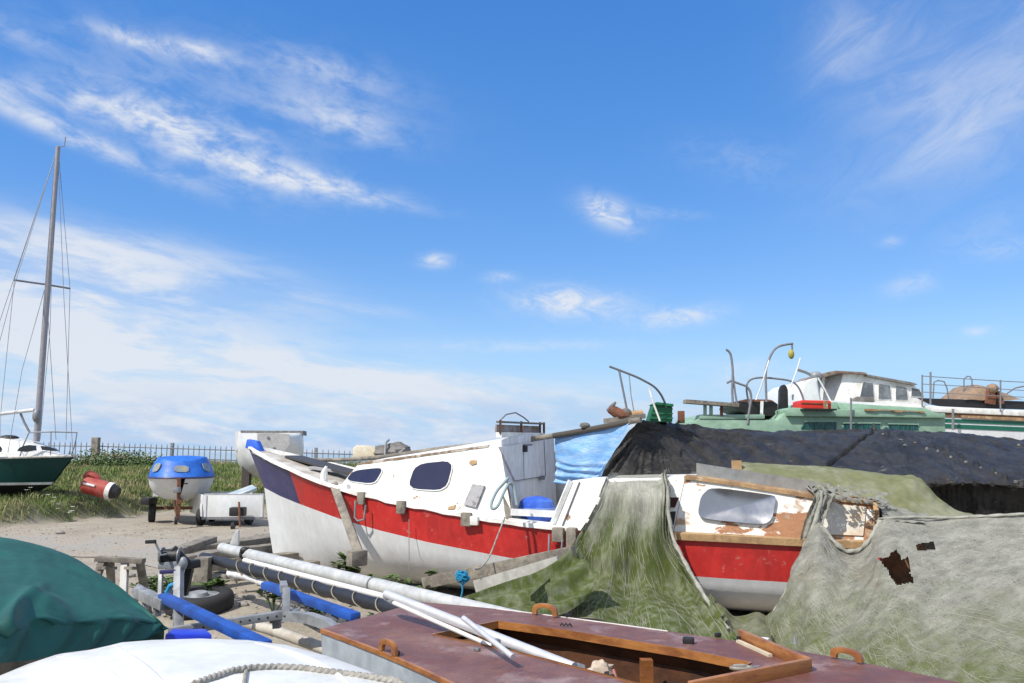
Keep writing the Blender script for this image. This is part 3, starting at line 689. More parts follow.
def panel(fn, pts, nm, m, par, th=.015, off=.004, frame=None):
    q, nn = on(fn, pts, off); o = MB().prism(q, nn*th).build(nm, m, par)
    if frame:
        qo, _ = on(fn, grow(pts, frame[0]), off*.5); qi, _ = on(fn, pts, off*.5); r1 = [p+nn*frame[2] for p in qo]; r2 = [p+nn*frame[2] for p in qi]
        MB().grid([qo, r1, r2, qi], closed=True).build('window_frame', frame[1], o)
    return o
w1 = rnd([(346.5,481), (354,471), (380.5,468), (383,471), (375,484.5)], 2)
w2 = rnd([(408,489), (416,464.5), (454.5,460.5), (446.5,491)], 2)
FRW = mat('window_seal', (.7,.7,.67), .5, col3=(.35,.25,.15), sc3=8)
panel(cside, w1, 'window', DARKG, t, .012, .004, (.9, FRW, .014)); panel(cside, w2, 'window', DARKG, t, .012, .004, (1.0, FRW, .014))
panel(cside, [(465,505), (473.5,484.5), (485.5,486.5), (477,508)], 'ventilator_panel', mat('grey_patch', (.3,.3,.31), .5, col2=(.12,.1,.09), sc=9, lo=.5, hi=.6, metal=.2), t, .03, .002)
for pts, m in (([(469,463), (471,460.5), (477,460.5), (477,464), (472,465.5)], WOODT), ([(449,507), (456,505), (455,509), (448,510)], WOODT), ([(361,498), (365,492), (367,493), (364,499)], WOODT), ([(340,489), (343,486), (345,488), (342,491)], WOODT)):
    panel(cside, pts, 'patch', m, cabin, .012, .001)
# eaves: weathered trim along the top edge of the cabin side
rl = MB(); rl.grid([[cside(u,1)+bn*.012+V((0,0,-.012+.012*mn.noise(V((u*14,0,0))))), cside(u,1)+bn*.012+V((0,0,.012)), cside(u,1)-bn*.05+V((0,0,.02))] for u in np.linspace(0,.93,40)])
rl.build('roof_edge', mat('worn_edge', (.5,.46,.4), .8, col2=(.22,.14,.08), sc=6, lo=.45, hi=.55), t, solid=.008)
# chain plates and their wooden pads
for px, ww in ((363,.1), (403,.12), (468,.13), (476,.1)):
    s = sAt(px)
    MB().box(bp(s, HB(s)+.035, GZ(s)-.035), (ww,.05,.15 if px != 476 else .10), ax=(ba, bn, V((0,0,1)))).build('chain_plate', WOODG if px != 476 else WHITE, t, bev=.015)
for px in (364, 558):
    s = sAt(px); o = bp(s, HB(s)+.075, GZ(s)-.06)
    MB().tube([o-ba*.07, o-ba*.075+V((0,0,-.2)), o-ba*.03+V((0,0,-.24)), o+ba*.06+V((0,0,-.22)), o+ba*.08+V((0,0,-.05))], .012, 8).build('steel_loop', STEEL, t)
s = sAt(560); MB().box(bp(s, HB(s)+.05, GZ(s)-.06), (.13,.07,.15), ax=(ba, bn, V((0,0,1)))).build('chain_plate', WOODG, t, bev=.02)
s = sAt(574); MB().box(bp(s, HB(s)+.06, GZ(s)-.09), (.12,.09,.24), ax=(ba, bn, V((0,0,1)))).build('fender_block', WOODG, t, bev=.03)
s = sAt(343); MB().box(bp(s, HB(s)-.02, GZ(s)+.03), (.16,.10,.07), ax=(ba, bn, V((0,0,1)))).build('fairlead', WHITE, t, bev=.03)
s = sAt(321); MB().tube([bp(s, HB(s)-.06, GZ(s)), bp(s, HB(s)-.06, GZ(s)+.12), bp(s+.03, HB(s)-.06, GZ(s)+.2)], [.05,.045,.015], 8).build('mooring_post', WHITE, t)
# ---- bulkhead with its door, closing the fore cabin
sbk = s2t-.02; lN, zN = ctop(s2t); zB = zat((bp(sbk,0,0)).y, 436)
def bk(l, z): return bp(sbk, l, z)
lF = -lN
def bkpt(u, v): return bk(lerp(lN+.12*(1-v), lF-.12*(1-v), u), lerp(GZ(s2)-.25, zB, v))
outline = [bkpt(0,0), bkpt(0,.55), bk(lN, zN-.02), bk(lN+.0, zB-.06), bk(lerp(lN,lF,.5), zB+.03), bk(lF, zB-.02), bkpt(1,.5), bkpt(1,0)]
bkh = MB().prism(outline, ba*.04).build('bulkhead', GREYW, t)
def bkf(u, v): return bkpt(u, v)+ba*.045
door = panel(bkf, [(498,447), (542.5,440.5), (544,476), (514,481)], 'hatch_door', GREYW, t, .02, .0)
panel(bkf, [(521,445), (523.3,445), (523.3,452), (521,452)], 'door_latch', BLACK, door, .04, .018)
panel(bkf, [(521,444.5), (527.5,444), (527.5,445.5), (521,446)], 'latch_bar', DSTEEL, door, .05, .018)
panel(bkf, [(538,476), (541.5,475.5), (541.5,479.5), (538,480)], 'hinge', DSTEEL, door, .03, .018)
for q_ in ([(542.2,440.5), (542.8,440.5), (544.3,476), (543.7,476)], [(513.4,480.5), (544,475.6), (544,476.3), (513.4,481.3)], [(521.6,452), (522,452), (522.6,479), (522.2,479)]):
    panel(bkf, q_, 'door_seam', DSTEEL, door, .003, .0205)
# companion coaming on the roof with bent rail
rf = MB()
o0, o1 = bk(lN-.05, zB), bk(lF+.25, zB+.02)
for k_, (zz, hh) in enumerate(((.0,.06), (.15,.022))):
    MB().bar(o0-ba*.02+V((0,0,zz)), o1-ba*.02+V((0,0,zz)), .07, hh).build(['roof_beam','hatch_rail'][k_], [WHITE, GREYB][k_], t)
panelz = MB().prism([o0-ba*.05+V((0,0,.03)), o1-ba*.05+V((0,0,.03)), o1-ba*.05+V((0,0,.12)), o0-ba*.05+V((0,0,.12))], -ba*.02).build('hatch_board', mat('hatch_grey', (.33,.33,.34), .6, col2=(.25,.15,.1), sc=6), t)
for f in (0,.45,.9,1): MB().bar(lerp(o0,o1,f)+V((0,0,.02)), lerp(o0,o1,f)+V((0,0,.17)), .03, .03).build('hatch_post', RUST, t)
MB().tube([o0+V((0,0,.0)), o0+V((0,0,.17)), lerp(o0,o1,.12)+V((0,0,.24)), lerp(o0,o1,.32)+V((0,0,.27)), lerp(o0,o1,.5)+V((0,0,.22)), lerp(o0,o1,.62)+V((0,0,.17))], .009, 8).build('bent_rail', DSTEEL, t)
# ---- cockpit: side decks, coaming posts, sole
s3 = sAt(553, .1)
MB().bar(bp(s2-.02, HB(s2)-.12, GZ(s2)), bp(s2-.22, HB(s2)-.34, GZ(s2)+.42), .09, .05).build('cabin_post', WOODG, t)
MB().bar(bp(s2-.02, HB(s2)-.13, GZ(s2)+.10), bp(s3+.02, HB(s3)-.13, GZ(s3)+.13), .05, .07).build('coaming', GREYW, t)
MB().bar(bp(s2-.02, HB(s2)-.10, GZ(s2)+.02), bp(s3+.02, HB(s3)-.10, GZ(s3)+.02), .12, .03).build('side_deck', WHITE, t)
# ---- aft cabin
s4 = LB-.03
at_tr = tr([(560,481), (606,479.5), (668,478), (690,478), (740,485), (780,491.5), (815,497.5), (872,503), (900,505)])
def atop(s):
    l = HB(s)-.10-.12; p = bp(s, l, 0); return l, zsolve(p.x, p.y, at_tr, 1.4)
def aside(u, v):
    sb = lerp(s3, s4, u); st = lerp(s3+.18, s4+.02, u); l, z = atop(st)
    return lerp(bp(sb, HB(sb)-.08, GZ(sb)-.03), bp(st, l, z), v)
def afar(u, v):
    p = aside(u, v); d = V((p.x-B0.x, p.y-B0.y, 0)).dot(bn); return p-bn*(2*d)
U = np.linspace(0, 1, 18); us = .23
def asec(us_, nm, m):
    mb = MB(); mb.grid([[aside(u, v) for v in np.linspace(0,1,5)] for u in us_]); mb.grid([[afar(u, v) for v in np.linspace(0,1,5)] for u in us_])
    mb.grid([[lerp(aside(u,1), afar(u,1), f)+V((0,0,.015*(1-(2*f-1)**2))) for f in np.linspace(0,1,9)] for u in us_])
    for u in (us_[0], us_[-1]): mb.grid([[lerp(aside(u,v), afar(u,v), f) for f in np.linspace(0,1,9)] for v in np.linspace(0,1,5)])
    return mb.build(nm, m, t, smooth=30)
asec(np.linspace(0, .40, 8), 'aft_cabin_front', CABW)
asec(np.linspace(.402, 1, 12), 'aft_cabin', PEEL)
MB().bar(aside(-.006,0)+bn*.012, aside(-.006,1)+bn*.012, .035, .05).build('coaming_post', WHITE, t)
MB().bar(aside(.03,0)+bn*.012, aside(.03,.97)+bn*.012, .012, .012).build('seam', DSTEEL, t)
gb = MB(); gb.grid([[aside(u,1)+bn*.03+V((0,0,-.015)), aside(u,1)+bn*.03+V((0,0,.02)), aside(u,1)-bn*.10+V((0,0,.035)), aside(u,1)-bn*.1+V((0,0,-.03))] for u in np.linspace(.40,1.0,20)], closed=True); gb.build('roof_trim', WOODT, t)
w3 = rnd([(698,514), (701,497), (711,487.5), (774,496), (776,499), (772,520), (763,525.5), (703,519.5)], 2)
q_, nn_ = on(aside, w3, .012); ce_ = sum(q_, V())/len(q_)
dish = MB().grid([[lerp(ce_, p_, f_)-nn_*(.034*(1-f_*f_)-.032) for p_ in q_] for f_ in (.001,.2,.4,.6,.8,1)], closed=True); dish.grid([[p_+nn_*.032 for p_ in q_], [p_-nn_*.015 for p_ in q_]], closed=True)
dish.build('aft_window', PERSP, t, smooth=70)
panel(aside, [(664,497.5), (679,497.5), (675,507.5), (665,507.5)], 'opening', mat('dark_opening', (.06,.012,.012), .8), t, .004, .003)
panel(aside, [(666,512), (676,511.5), (674,524.5), (668,524.5)], 'opening', mat('dark_opening_grey', (.03,.03,.028), .8), t, .004, .003)
endp = panel(aside, [(826,503.5), (866,507.5), (863,536), (822,534.5)], 'end_panel', mat('stained_panel', (.62,.60,.53), .55, col2=(.55,.33,.14), sc=2.2, lo=.5, hi=.68, bump=.1), t, .012, .004)
MB().bar(aside(.995,0)+bn*.02+ba*.02, aside(.995,1)+bn*.02+ba*.02, .05, .06).build('corner_post', WOODT, t)
rud = bp(LB+.05, .1, 0)
MB().prism([bp(LB+.02, 0, .1), bp(LB+.55, 0, .12), bp(LB+.5, 0, .5), bp(LB+.3, 0, 1.0), bp(LB+.02, 0, 1.02)], bn*.06).build('rudder', WOODB, t)
# ---- things lying on and against the boat
def solidgrid(rows, name, m, label, cat, th=.006, group=None, smooth=60):
    mb = MB().grid(rows); return solo(mb, name, m, label, cat, solid=th, smooth=smooth, group=group)
c = bp(s3-.42, .55, GZ(s3)+.13)
tb_ = thing('tub', 'bright blue plastic tub lying in the open cockpit', 'tub', c)
rr = [(0,.13,.17), (.08,.16,.21), (.14,.165,.22), (.22,.15,.2), (.26,.1,.14), (.28,.02,.03)]
def lath(c, prof, n=24, ax=(ba, bn)): return [[V(c)+ax[0]*(b*math.cos(2*math.pi*i/n))+ax[1]*(a*math.sin(2*math.pi*i/n))+V((0,0,z)) for i in range(n)] for z, a, b in prof]
MB().grid(lath(c+V((0,0,-.12)), rr), closed=True).build('body', mat('tub_blue', (.03,.10,.55), .35, col2=(.06,.16,.6), sc=5), tb_)
MB().grid(lath(c+V((0,0,-.0)), [(0,.175,.23), (.03,.175,.23), (.03,.16,.215), (0,.16,.215)]), closed=True).build('rim', mat('pale_blue_plastic', (.2,.3,.62), .4), tb_)
# spar lying along the boat
sp_ = [P(271, 459.5, 12.35), P(340, 460.3, 11.85), P(382, 457.5, 11.6), P(440, 448.5, 11.15), P(520, 441, 10.5), P(575, 432.5, 10.1), P(641, 419.5, 9.6)]
t = thing('wooden_spar', 'long weathered wooden spar lying over the cabin roof from bow to the black tarpaulin', 'spar', sp_[2])
def smoothpath(pts, n=40):
    d = [0]
    for i in range(1, len(pts)): d.append(d[-1]+(pts[i]-pts[i-1]).length)
    A_ = np.array([tuple(p) for p in pts]); tt = np.linspace(0, d[-1], n)
    out = np.stack([np.interp(tt, d, A_[:, i]) for i in range(3)], 1)
    for _ in range(6): out[1:-1] = (out[:-2]+2*out[1:-1]+out[2:])/4
    return [V(p) for p in out]
pth = smoothpath(sp_)
MB().tube(pth, list(np.linspace(.028,.034,40)), 10).build('pole', WOODG, t)
MB().tube(pth[-9:-1], .036, 10).build('dark_end', mat('dark_wood', (.07,.06,.05), .8, bump=.3), t)
MB().ball(P(585, 425.5, 10.0), (.065,.05,.035), jit=.3).build('rope_bundle', GREYB, t)
# cream fibreglass scrap and covered bundle on the cabin roof
cr = MB(); Yc = 11.75
o_ = [P(352, 458, Yc), P(352.5, 447.5, Yc), (P(356, 445, Yc)), P(368, 446, Yc), P(376, 451.5, Yc), P(383, 457, Yc), P(381, 460, Yc), P(365, 460.5, Yc)]
cr.prism(o_, V((.1,.34,0))); solo(cr, 'fibreglass_moulding', CREAM, 'cream fibreglass moulding resting on the front of the cabin roof', 'moulding', bev=.03)
cc = P(392, 452, 11.9)
t = thing('covered_bundle', 'dark grey covered bundle strapped on the cabin roof beside the cream moulding', 'bundle', cc-V((0,0,.12)))
mb = MB(); mb.ball(cc+V((-.05,0,-.02)), (.24,.22,.135), 20, 12, jit=.35); mb.ball(cc+V((.08,0,.0)), (.2,.24,.14), 20, 12, jit=.2); mb.build('cover', GREYB, t, weld=False)
MB().tube([cc+V((-.07,-.24,-.11)), cc+V((-.06,-.2,.13)), cc+V((-.05,.0,.17))], .016, 8).build('strap', STEEL, t)
MB().tube([cc+V((-.05,-.26,-.1)), cc+V((.12,-.25,-.03)), cc+V((.2,-.18,.05))], .014, 8).build('rope', ROPEG, t)
# dark boards on the foredeck
def ond(s, l, h=0): return bp(s, l, GZ(s)+h)
solo(MB().bar(ond(.7,-.12,.03), ond(2.35,.28,.12), .3, .035), 'plank', mat('dark_plank', (.045,.045,.05), .6, bump=.2), 'dark grey plank lying on the weathered foredeck', 'plank', bev=.006)
solo(MB().bar(ond(1.3,.2,.02), ond(2.7,.02,.16), .22, .04), 'plank', mat('pale_plank', (.30,.30,.31), .6, bump=.2), 'pale grey plank crossing the dark one on the foredeck', 'plank', bev=.006)
# prop leaning on the hull
pa, pb = P(334, 484.5, 10.55), P(362, 562, 9.35)
pb.z = max(.1, pb.z)
solo(MB().bar(pa, pb, .10, .08, up=(0,-1,.3)), 'timber_prop', WOODG, 'grey timber prop leaning on the red stripe at the bow', 'prop', bev=.01)
solo(MB().box(P(357, 558, 9.25), (.2,.13,.17), rz=.7), 'timber_block', WOODG, 'short grey timber block at the foot of the leaning prop', 'block', bev=.02)
# beam along the foot of the hull
q0, q1 = P(425, 583, 9.0), P(574, 552, 8.2)
solo(MB().bar(q0, q1, .12, .12), 'timber_beam', WOODG, 'long grey timber beam slanting up along the foot of the white hull', 'beam', bev=.012)
solo(MB().bar(P(478, 596, 8.3), P(562, 572, 7.9), .05, .3), 'board', mat('pale_board', (.4,.4,.37), .8, col2=(.3,.3,.27), sc=5), 'pale board standing below the slanting timber beam', 'board', bev=.005)
# ropes
def sag(p, q, d, n=14): return [lerp(V(p), V(q), i/n)+V((0,0,-d*4*(i/n)*(1-i/n))) for i in range(n+1)]
cp = P(508, 478, 8.93)
loop = [cp, cp+V((-.05,-.07,-.06)), P(497, 490, 8.78), P(491, 503, 8.72), P(490, 509, 8.7), P(493, 511, 8.69), P(498, 507, 8.7), P(503, 494, 8.74), P(509, 482, 8.86), P(513, 483, 8.9), P(515, 494, 8.87), P(517, 505, 8.85)]
t = thing('rope', 'faded grey green rope looped over the end post of the fore cabin', 'rope', loop[3])
MB().tube(smoothpath(loop, 50), .016, 8).build('loop', ROPET, t)
MB().tube(sag(P(505,517,8.72), P(491,553,8.55), .0)+sag(P(491,553,8.55), P(474,569,8.2), .05), .009, 6).build('tail', ROPEG, t)
c = P(462, 576, 7.95)
mb = MB()
pts = []
for i in range(110):
    d_ = V((random.gauss(0,1), random.gauss(0,1), random.gauss(0,1))).normalized()*random.uniform(.03,.085); pts.append(c+V((d_.x*1.15, d_.y*.7, d_.z*(1.1 if i % 9 else 1.6))))
pts += [c+V((.02,-.02,-.1)), c+V((-.01,-.03,-.2)), c+V((-.04,-.03,-.32))]
solo(mb.tube(smoothpath(pts, 420), .008, 6), 'rope', ROPEB, 'tangled bright blue rope knot hanging below the red hull stripe', 'rope')
s = sAt(487); 
for px in (412,):
    s = sAt(px); solo(MB().tube([bp(s, HB(s)+.06, GZ(s)-.15), bp(s, HB(s)+.055, GZ(s)-.4), bp(s+.0, HB(s)+.04, GZ(s)-.72)], .005, 5), 'cord', ROPEG, 'thin pale cord hanging down over the red stripe', 'cord')
# ================================================================== nets over the aft cabin
def Yg(px):
    s = sAt(min(px, 868)); return bp(s, HB(s), 0).y
def resrows(rows, nr, nc):
    A_ = np.array([[tuple(p) for p in r] for r in rows], float)
    def res(X, n, ax_):
        k = X.shape[ax_]; t_ = np.linspace(0, k-1, n); i = np.clip(t_.astype(int), 0, k-2); f = t_-i
        def tk(j): return np.take(X, np.clip(j, 0, k-1), axis=ax_)
        p0, p1, p2, p3 = tk(i-1), tk(i), tk(i+1), tk(i+2)
        sh = [1]*X.ndim; sh[ax_] = n; f = f.reshape(sh)
        return .5*((2*p1)+(-p0+p2)*f+(2*p0-5*p1+4*p2-p3)*f**2+(-p0+3*p1-3*p2+p3)*f**3)
    return res(res(A_, nr, 0), nc, 1)
def cloth(ctrl, nr, nc, fold, name, m, label=None, cat=None, hole=None, par=None, edge=.0, th=.0, group=None, kw=None):
    """ctrl rows of points (top to bottom); fold(u, v) pushes the cloth along its own normal"""
    G = resrows(ctrl, nr, nc)
    du = np.gradient(G, axis=1); dv = np.gradient(G, axis=0); nn = np.cross(du, dv); nn /= np.maximum(1e-6, np.linalg.norm(nn, axis=2, keepdims=True))
    flip = np.where((nn*(np.array([0,0,EYE])-G)).sum(2, keepdims=True) < 0, -1, 1); nn = nn*flip
    for i in range(nr):
        for j in range(nc):
            u, v = j/(nc-1), i/(nr-1); G[i, j] += nn[i, j]*fold(u, v, G[i, j])
    global LASTG; LASTG = (G, nn)
    mb = MB(); rows = [[V(p) for p in r] for r in G.tolist()]
    mb.v = [p for r in rows for p in r]
    for i in range(nr-1):
        for j in range(nc-1):
            if hole and hole((j+.5)/(nc-1), (i+.5)/(nr-1), (rows[i][j]+rows[i+1][j+1])/2): continue
            a = i*nc+j; mb.f.append((a, a+1, a+1+nc, a+nc)); mb.m.append(0)
    if par: return mb.build(name, m, par, smooth=70, weld=False, solid=th)
    return solo(mb, name, m, label, cat, smooth=70, weld=False, solid=th, group=group)
THREAD = mat('pale_thread', (.33,.33,.285), .9, var=.3)
def threads(n, par, dv, hole=None, lo=0.0):
    # frayed fibres lying on the last net built: thin ribbons that follow its surface
    G, nn = LASTG; nr, nc = G.shape[:2]; mb = MB()
    def at_(u, v):
        x, y = min(max(u, 0), 1)*(nc-1), min(max(v, 0), 1)*(nr-1); i, j = min(int(y), nr-2), min(int(x), nc-2); a, b = y-i, x-j
        q = (G[i,j]*(1-a)*(1-b)+G[i+1,j]*a*(1-b)+G[i,j+1]*(1-a)*b+G[i+1,j+1]*a*b)+nn[i,j]*.003
        return V(q.tolist())
    for k in range(n):
        u, v = random.random(), random.uniform(lo, 1); st = random.randint(5, 13); ang = random.gauss(dv, .35); pts = []
        for i in range(st):
            if not (0 < u < 1 and 0 < v < 1): break
            q = at_(u, v)
            if hole and hole(u, v, q): break
            pts.append(q); u += math.cos(ang)*.010; v += math.sin(ang)*.016; ang += random.gauss(0, .14)
        if len(pts) < 3: continue
        w = random.uniform(.0004, .0013); up = V((0, -.5, 1)); vs = []
        for i, q in enumerate(pts):
            d = (pts[min(i+1, len(pts)-1)]-pts[max(i-1, 0)]).normalized(); sd = d.cross(V((0,-1,.2))).normalized()*w; vs += [q-sd, q+sd]
        mb.add(vs, [(2*i, 2*i+1, 2*i+3, 2*i+2) for i in range(len(pts)-1)])
    return tag(mb.build('loose_thread', THREAD, par, weld=False), kind='stuff')
def bpat(px, l, py):                    # a point of the boat's frame: station from px at lateral l
    lo, hi = 0, LB+2
    for _ in range(30):
        m_ = (lo+hi)/2; p = bp(m_, l, 1.3)
        if proj(p)[0] > px: hi = m_
        else: lo = m_
    p = bp(lo, l, 0); p.z = zat(p.y, py); return p
def nzf(u, v, a, b, sd): return mn.noise(V((u*a, v*b, sd)))
def g(px, py, off): return P(px, py, Yg(px)-off)
ctl = [[bpat(x, .2, y) for x, y in ((616,475.5), (632,475), (650,474.5), (670,474))],
       [bpat(x, .82, y) for x, y in ((608,480), (626,479), (646,478), (668,479))],
       [g(604,490,-.02), g(624,490,.02), (g(646,492,.02)), g(671,492,.0)],
       [g(597,512,.05), g(620,513,.1), (g(646,515,.11)), g(669,514,.09)],
       [g(583,536,.12), g(617,533,.17), (g(646,535,.18)), g(671,538,.14)],
       [g(570,555,.3), g(615,556,.24), (g(648,560,.25)), g(683,562,.2)],
       [g(556,576,.5), g(612,582,.36), (g(652,590,.4)), g(700,590,.36)],
       [P(545,590,7.6), P(604,603,7.65), P(655,613,7.5), P(716,610,7.55)],
       [P(525,606,7.0), P(596,622,7.2), P(655,634,7.1), P(736,642,7.15)]]
def foldL(u, v, p):
    a = sm((v-.1)/.4)
    f = .05*a*math.sin(u*17+3*nzf(u,v,2,2,1)+v*2)*(.4+.6*abs(u-.5)*2)+.035*nzf(u,v,3,4,2)*a+.03*(abs(nzf(u+.12*v,v,9,1.6,3))-.2)*a+.003*nzf(u,v,30,8,5)
    if u > .82: f += .07*sm((u-.82)/.12)*(1-.5*v)*abs(math.sin(u*75+2*v))
    if u < .12: f += .05*sm((.12-u)/.1)*abs(math.sin(u*70+4*v))
    return f
def holeL(u, v, p): return (u < .03 and nzf(u, v*20, 1, 1, 3) > .1) or (u > .975 and nzf(u, v*24, 1, 1, 4) > .0)
t = NL = thing('net_sheet', 'mossy green net sheet hanging over the middle of the white aft cabin', 'netting', (1.4, 8.2, 0))
cloth(ctl, 110, 70, foldL, 'drape', NETL, hole=holeL, par=t)
threads(380, t, 1.2, lo=.12)
# flared skirt running left to the beam
ctl = [[P(568,551,7.85), P(584,560,7.75), P(600,575,7.6)],
       [P(556,563,7.75), P(568,578,7.55), P(590,596,7.4)],
       [P(535,576,7.65), P(548,592,7.35), P(578,608,7.15)],
       [P(500,586,7.5), P(520,598,7.2), P(560,612,7.0)],
       [P(462,598,7.3), P(480,604,7.1), P(520,612,6.9)]]
cloth(ctl, 50, 40, lambda u, v, p: .03*math.sin(u*14+v*3)+.04*nzf(u,v,3,3,8)+.008*nzf(u,v,20,8,2), 'skirt', NETL, par=t)
NETE = net_mat('pale_net_edge', -1, .3, (.36,.36,.315), (.1,.11,.04), 1.3)
# gathered roll along its right edge
def roll(pts, r, name, m, par, n=60):
    pth = smoothpath(pts, n); mb = MB()
    rr = [r*(1+.35*mn.noise(V((i*.21, 1, 2)))) for i in range(n)]
    mb.tube(pth, rr, 12, lobes=3, twist=.35); return mb.build(name, m, par, smooth=70)
roll([g(668,486,.06), g(668,512,.12), g(673,540,.18), P(690,572,7.95), P(708,602,7.6), P(728,630,7.3)], .018, 'edge_roll', NETE, t)
# right hand net
tz = [(803,550,.12), (810,528,.12), (820,522,.14), (832,541,.2), (845,552,.22), (858,551,.22), (869,541,.2), (879,521,.12), (898,517.5,.1), (930,518.5,.1), (980,516.5,.3), (1050,513,.5), (1120,512,.8)]
top = [P(x, y, (Yg(x) if x < 868 else 8.0)-o) for x, y, o in tz]
b2 = [(766,622,7.6), (772,640,7.2), (786,652,6.95), (806,660,6.7), (830,668,6.5), (850,674,6.3), (868,680,6.15), (888,686,6.0), (912,692,5.85), (945,698,5.7), (990,706,5.5), (1055,714,5.35), (1130,720,5.2)]
bot = [P(*x) for x in b2]
def bul(a, b, f, s): p = lerp(a, b, f); return p+V((0,-s,s*.25))
ctl = [top, [bul(a, b, .25, .10) for a, b in zip(top, bot)], [bul(a, b, .5, .14) for a, b in zip(top, bot)], [bul(a, b, .75, .10) for a, b in zip(top, bot)], bot]
def foldR(u, v, p):
    e = sm(v*3)
    f = .05*nzf(u,v,4,2,11)*e+.022*math.sin(u*24+2.5*v+3*nzf(u,v,2,2,4))*e*(1-.8*sm((u-.4)*3))+.035*(abs(nzf(u+v*.55,v,11,1.6,12))-.2)*e+.006*nzf(u+v*.6,v,26,3,13)*e
    d2 = ((u-.42)/.10)**2+((v-.42)/.10)**2; f += .05*math.exp(-d2)
    f += .03*math.exp(-((u-.22)/.06)**2-((v-.45)/.12)**2)
    return f
def holeR(u, v, p):
    x, y = proj(p); n = 5*nzf(x*.12, y*.12, 1, 1, 6)+2.5*nzf(x*.5, y*.2, 1, 1, 7)
    def inp(poly):
        c = False; j = len(poly)-1
        for i in range(len(poly)):
            (xi, yi), (xj, yj) = poly[i], poly[j]
            if (yi > y) != (yj > y) and x+n*.8 < (xj-xi)*(y-yi)/(yj-yi)+xi: c = not c
            j = i
        return c
    return inp([(881,558), (890,557), (896,549), (901,560), (908,556), (913,582), (899,585), (888,574)]) or inp([(915,545), (934,541), (937,549), (919,551)]) or (v < .012 and n > 1)
t = NR = thing('net_sheet', 'grey torn net sheet draped over the stern and down to the ground', 'netting', (3.2, 7.2, 0))
cloth(ctl, 130, 200, foldR, 'drape', NETR, hole=holeR, par=t)
threads(800, t, .5, holeR)
roll([g(822,492,.02), g(820,505,.10), g(814,526,.16), g(803,552,.2), P(793,580,8.0), P(780,604,7.75), P(768,622,7.55)], .02, 'edge_roll', NETE, t)
roll([g(812,530,.15), g(822,526,.18), g(833,541,.24), g(846,552,.26), g(859,551,.26), P(870,540,7.75), P(880,521,7.85)], .02, 'swag_roll', NETE, t)
roll([P(878,519,7.9), P(910,517,7.85), P(950,518,7.8), P(1000,515.5,7.6), P(1060,512,7.4)], .014, 'ridge_roll', NETE, t)
# gathered strip over the end cabin
ctl = [[bpat(806, .5, 488), bpat(820, .5, 489), bpat(838, .5, 490)], [g(814,496,.03), g(823,497,.04), g(834,498.5,.04)], [g(810,508,.07), g(820,509,.09), g(829,511,.07)], [g(805,522,.1), g(816,523,.13), g(824,524,.1)], [g(800,540,.14), g(812,538,.17), g(826,538,.16)]]
cloth(ctl, 60, 30, lambda u, v, p: .02*math.sin(u*22+v*3)+.014*nzf(u,v,8,14,3), 'gathered_strip', NETR, par=t)
# net bunched on the roof, joining the olive canvas
ctl = [[bpat(x, .1, y) for x, y in ((806,482), (830,485), (860,490), (890,496))], [bpat(x, .55, y) for x, y in ((808,487), (832,491), (862,497), (888,505))], [g(818,492.5,.0), g(838,496,.01), g(862,500,.01), P(884,506,8.05)], [g(824,495,.03), g(842,498.5,.04), g(866,502.5,.03), P(884,512,7.95)]]
cloth(ctl, 50, 70, lambda u, v, p: .015+.03*nzf(u,v,7,5,21)+.012*nzf(u,v,22,9,5), 'roof_bunch', NETR, hole=lambda u, v, p: nzf(u,v,14,9,31)+.5*nzf(u,v,34,20,7) > .06, par=t)
ctl = [[P(878,500,8.6), P(900,508,8.5), P(930,515,8.4)], [P(880,506,8.2), P(895,514,8.15), P(920,519,8.0)], [P(884,522,7.85), P(900,522,7.8), P(925,522,7.75)]]
cloth(ctl, 30, 40, lambda u, v, p: .02*nzf(u,v,6,6,2), 'corner_patch', NETR, hole=lambda u, v, p: nzf(u,v,5,5,37) > .4, par=t)
# bottom tuck between the two nets
ctl = [[P(714,604,8.0), P(740,614.5,7.95), P(772,614,7.95)], [P(726,625,7.5), P(742,628,7.45), P(770,628,7.4)], [P(734,652,6.95), P(748,654,6.9), P(775,655,6.9)]]
cloth(ctl, 24, 24, lambda u, v, p: .02*math.sin(u*11)+.02*nzf(u,v,6,6,5), 'ground_tuck', NETR, par=t)

# olive canvas behind the stern
ctl = [[P(x, y, yy) for x, y, yy in ((742,468,10.0), (790,470,9.9), (840,474,9.8), (890,481,9.7), (918,484,9.6), (938,505,9.4), (962,517,9.2), (1000,521,9.1), (1060,519,8.9))],
       [P(x, y, yy) for x, y, yy in ((742,462.5,9.5), (790,465,9.4), (840,468.5,9.3), (890,475,9.2), (917,478,9.1), (940,499,8.95), (962,512,8.8), (1000,516.5,8.6), (1060,514,8.4))],
       [P(x, y, yy) for x, y, yy in ((742,468,9.2), (785,474,9.1), (835,480,9.0), (880,489,8.9), (905,497,8.8), (932,512,8.65), (962,519,8.5), (1000,519.5,8.3), (1060,517,8.1))],
       [P(x, y, yy) for x, y, yy in ((745,475,9.1), (785,483,9.0), (833,492,8.9), (872,503,8.75), (900,513,8.6), (930,520,8.5), (962,523,8.35), (1000,523,8.2), (1060,522,8.0))]]
OL = cloth(ctl, 50, 110, lambda u, v, p: .02*nzf(u,v,14,3,3)+.012*nzf(u,v,30,10,4), 'canvas_cover', OLIVE, 'olive canvas cover stretched behind the stern beside the grey board', 'canvas')
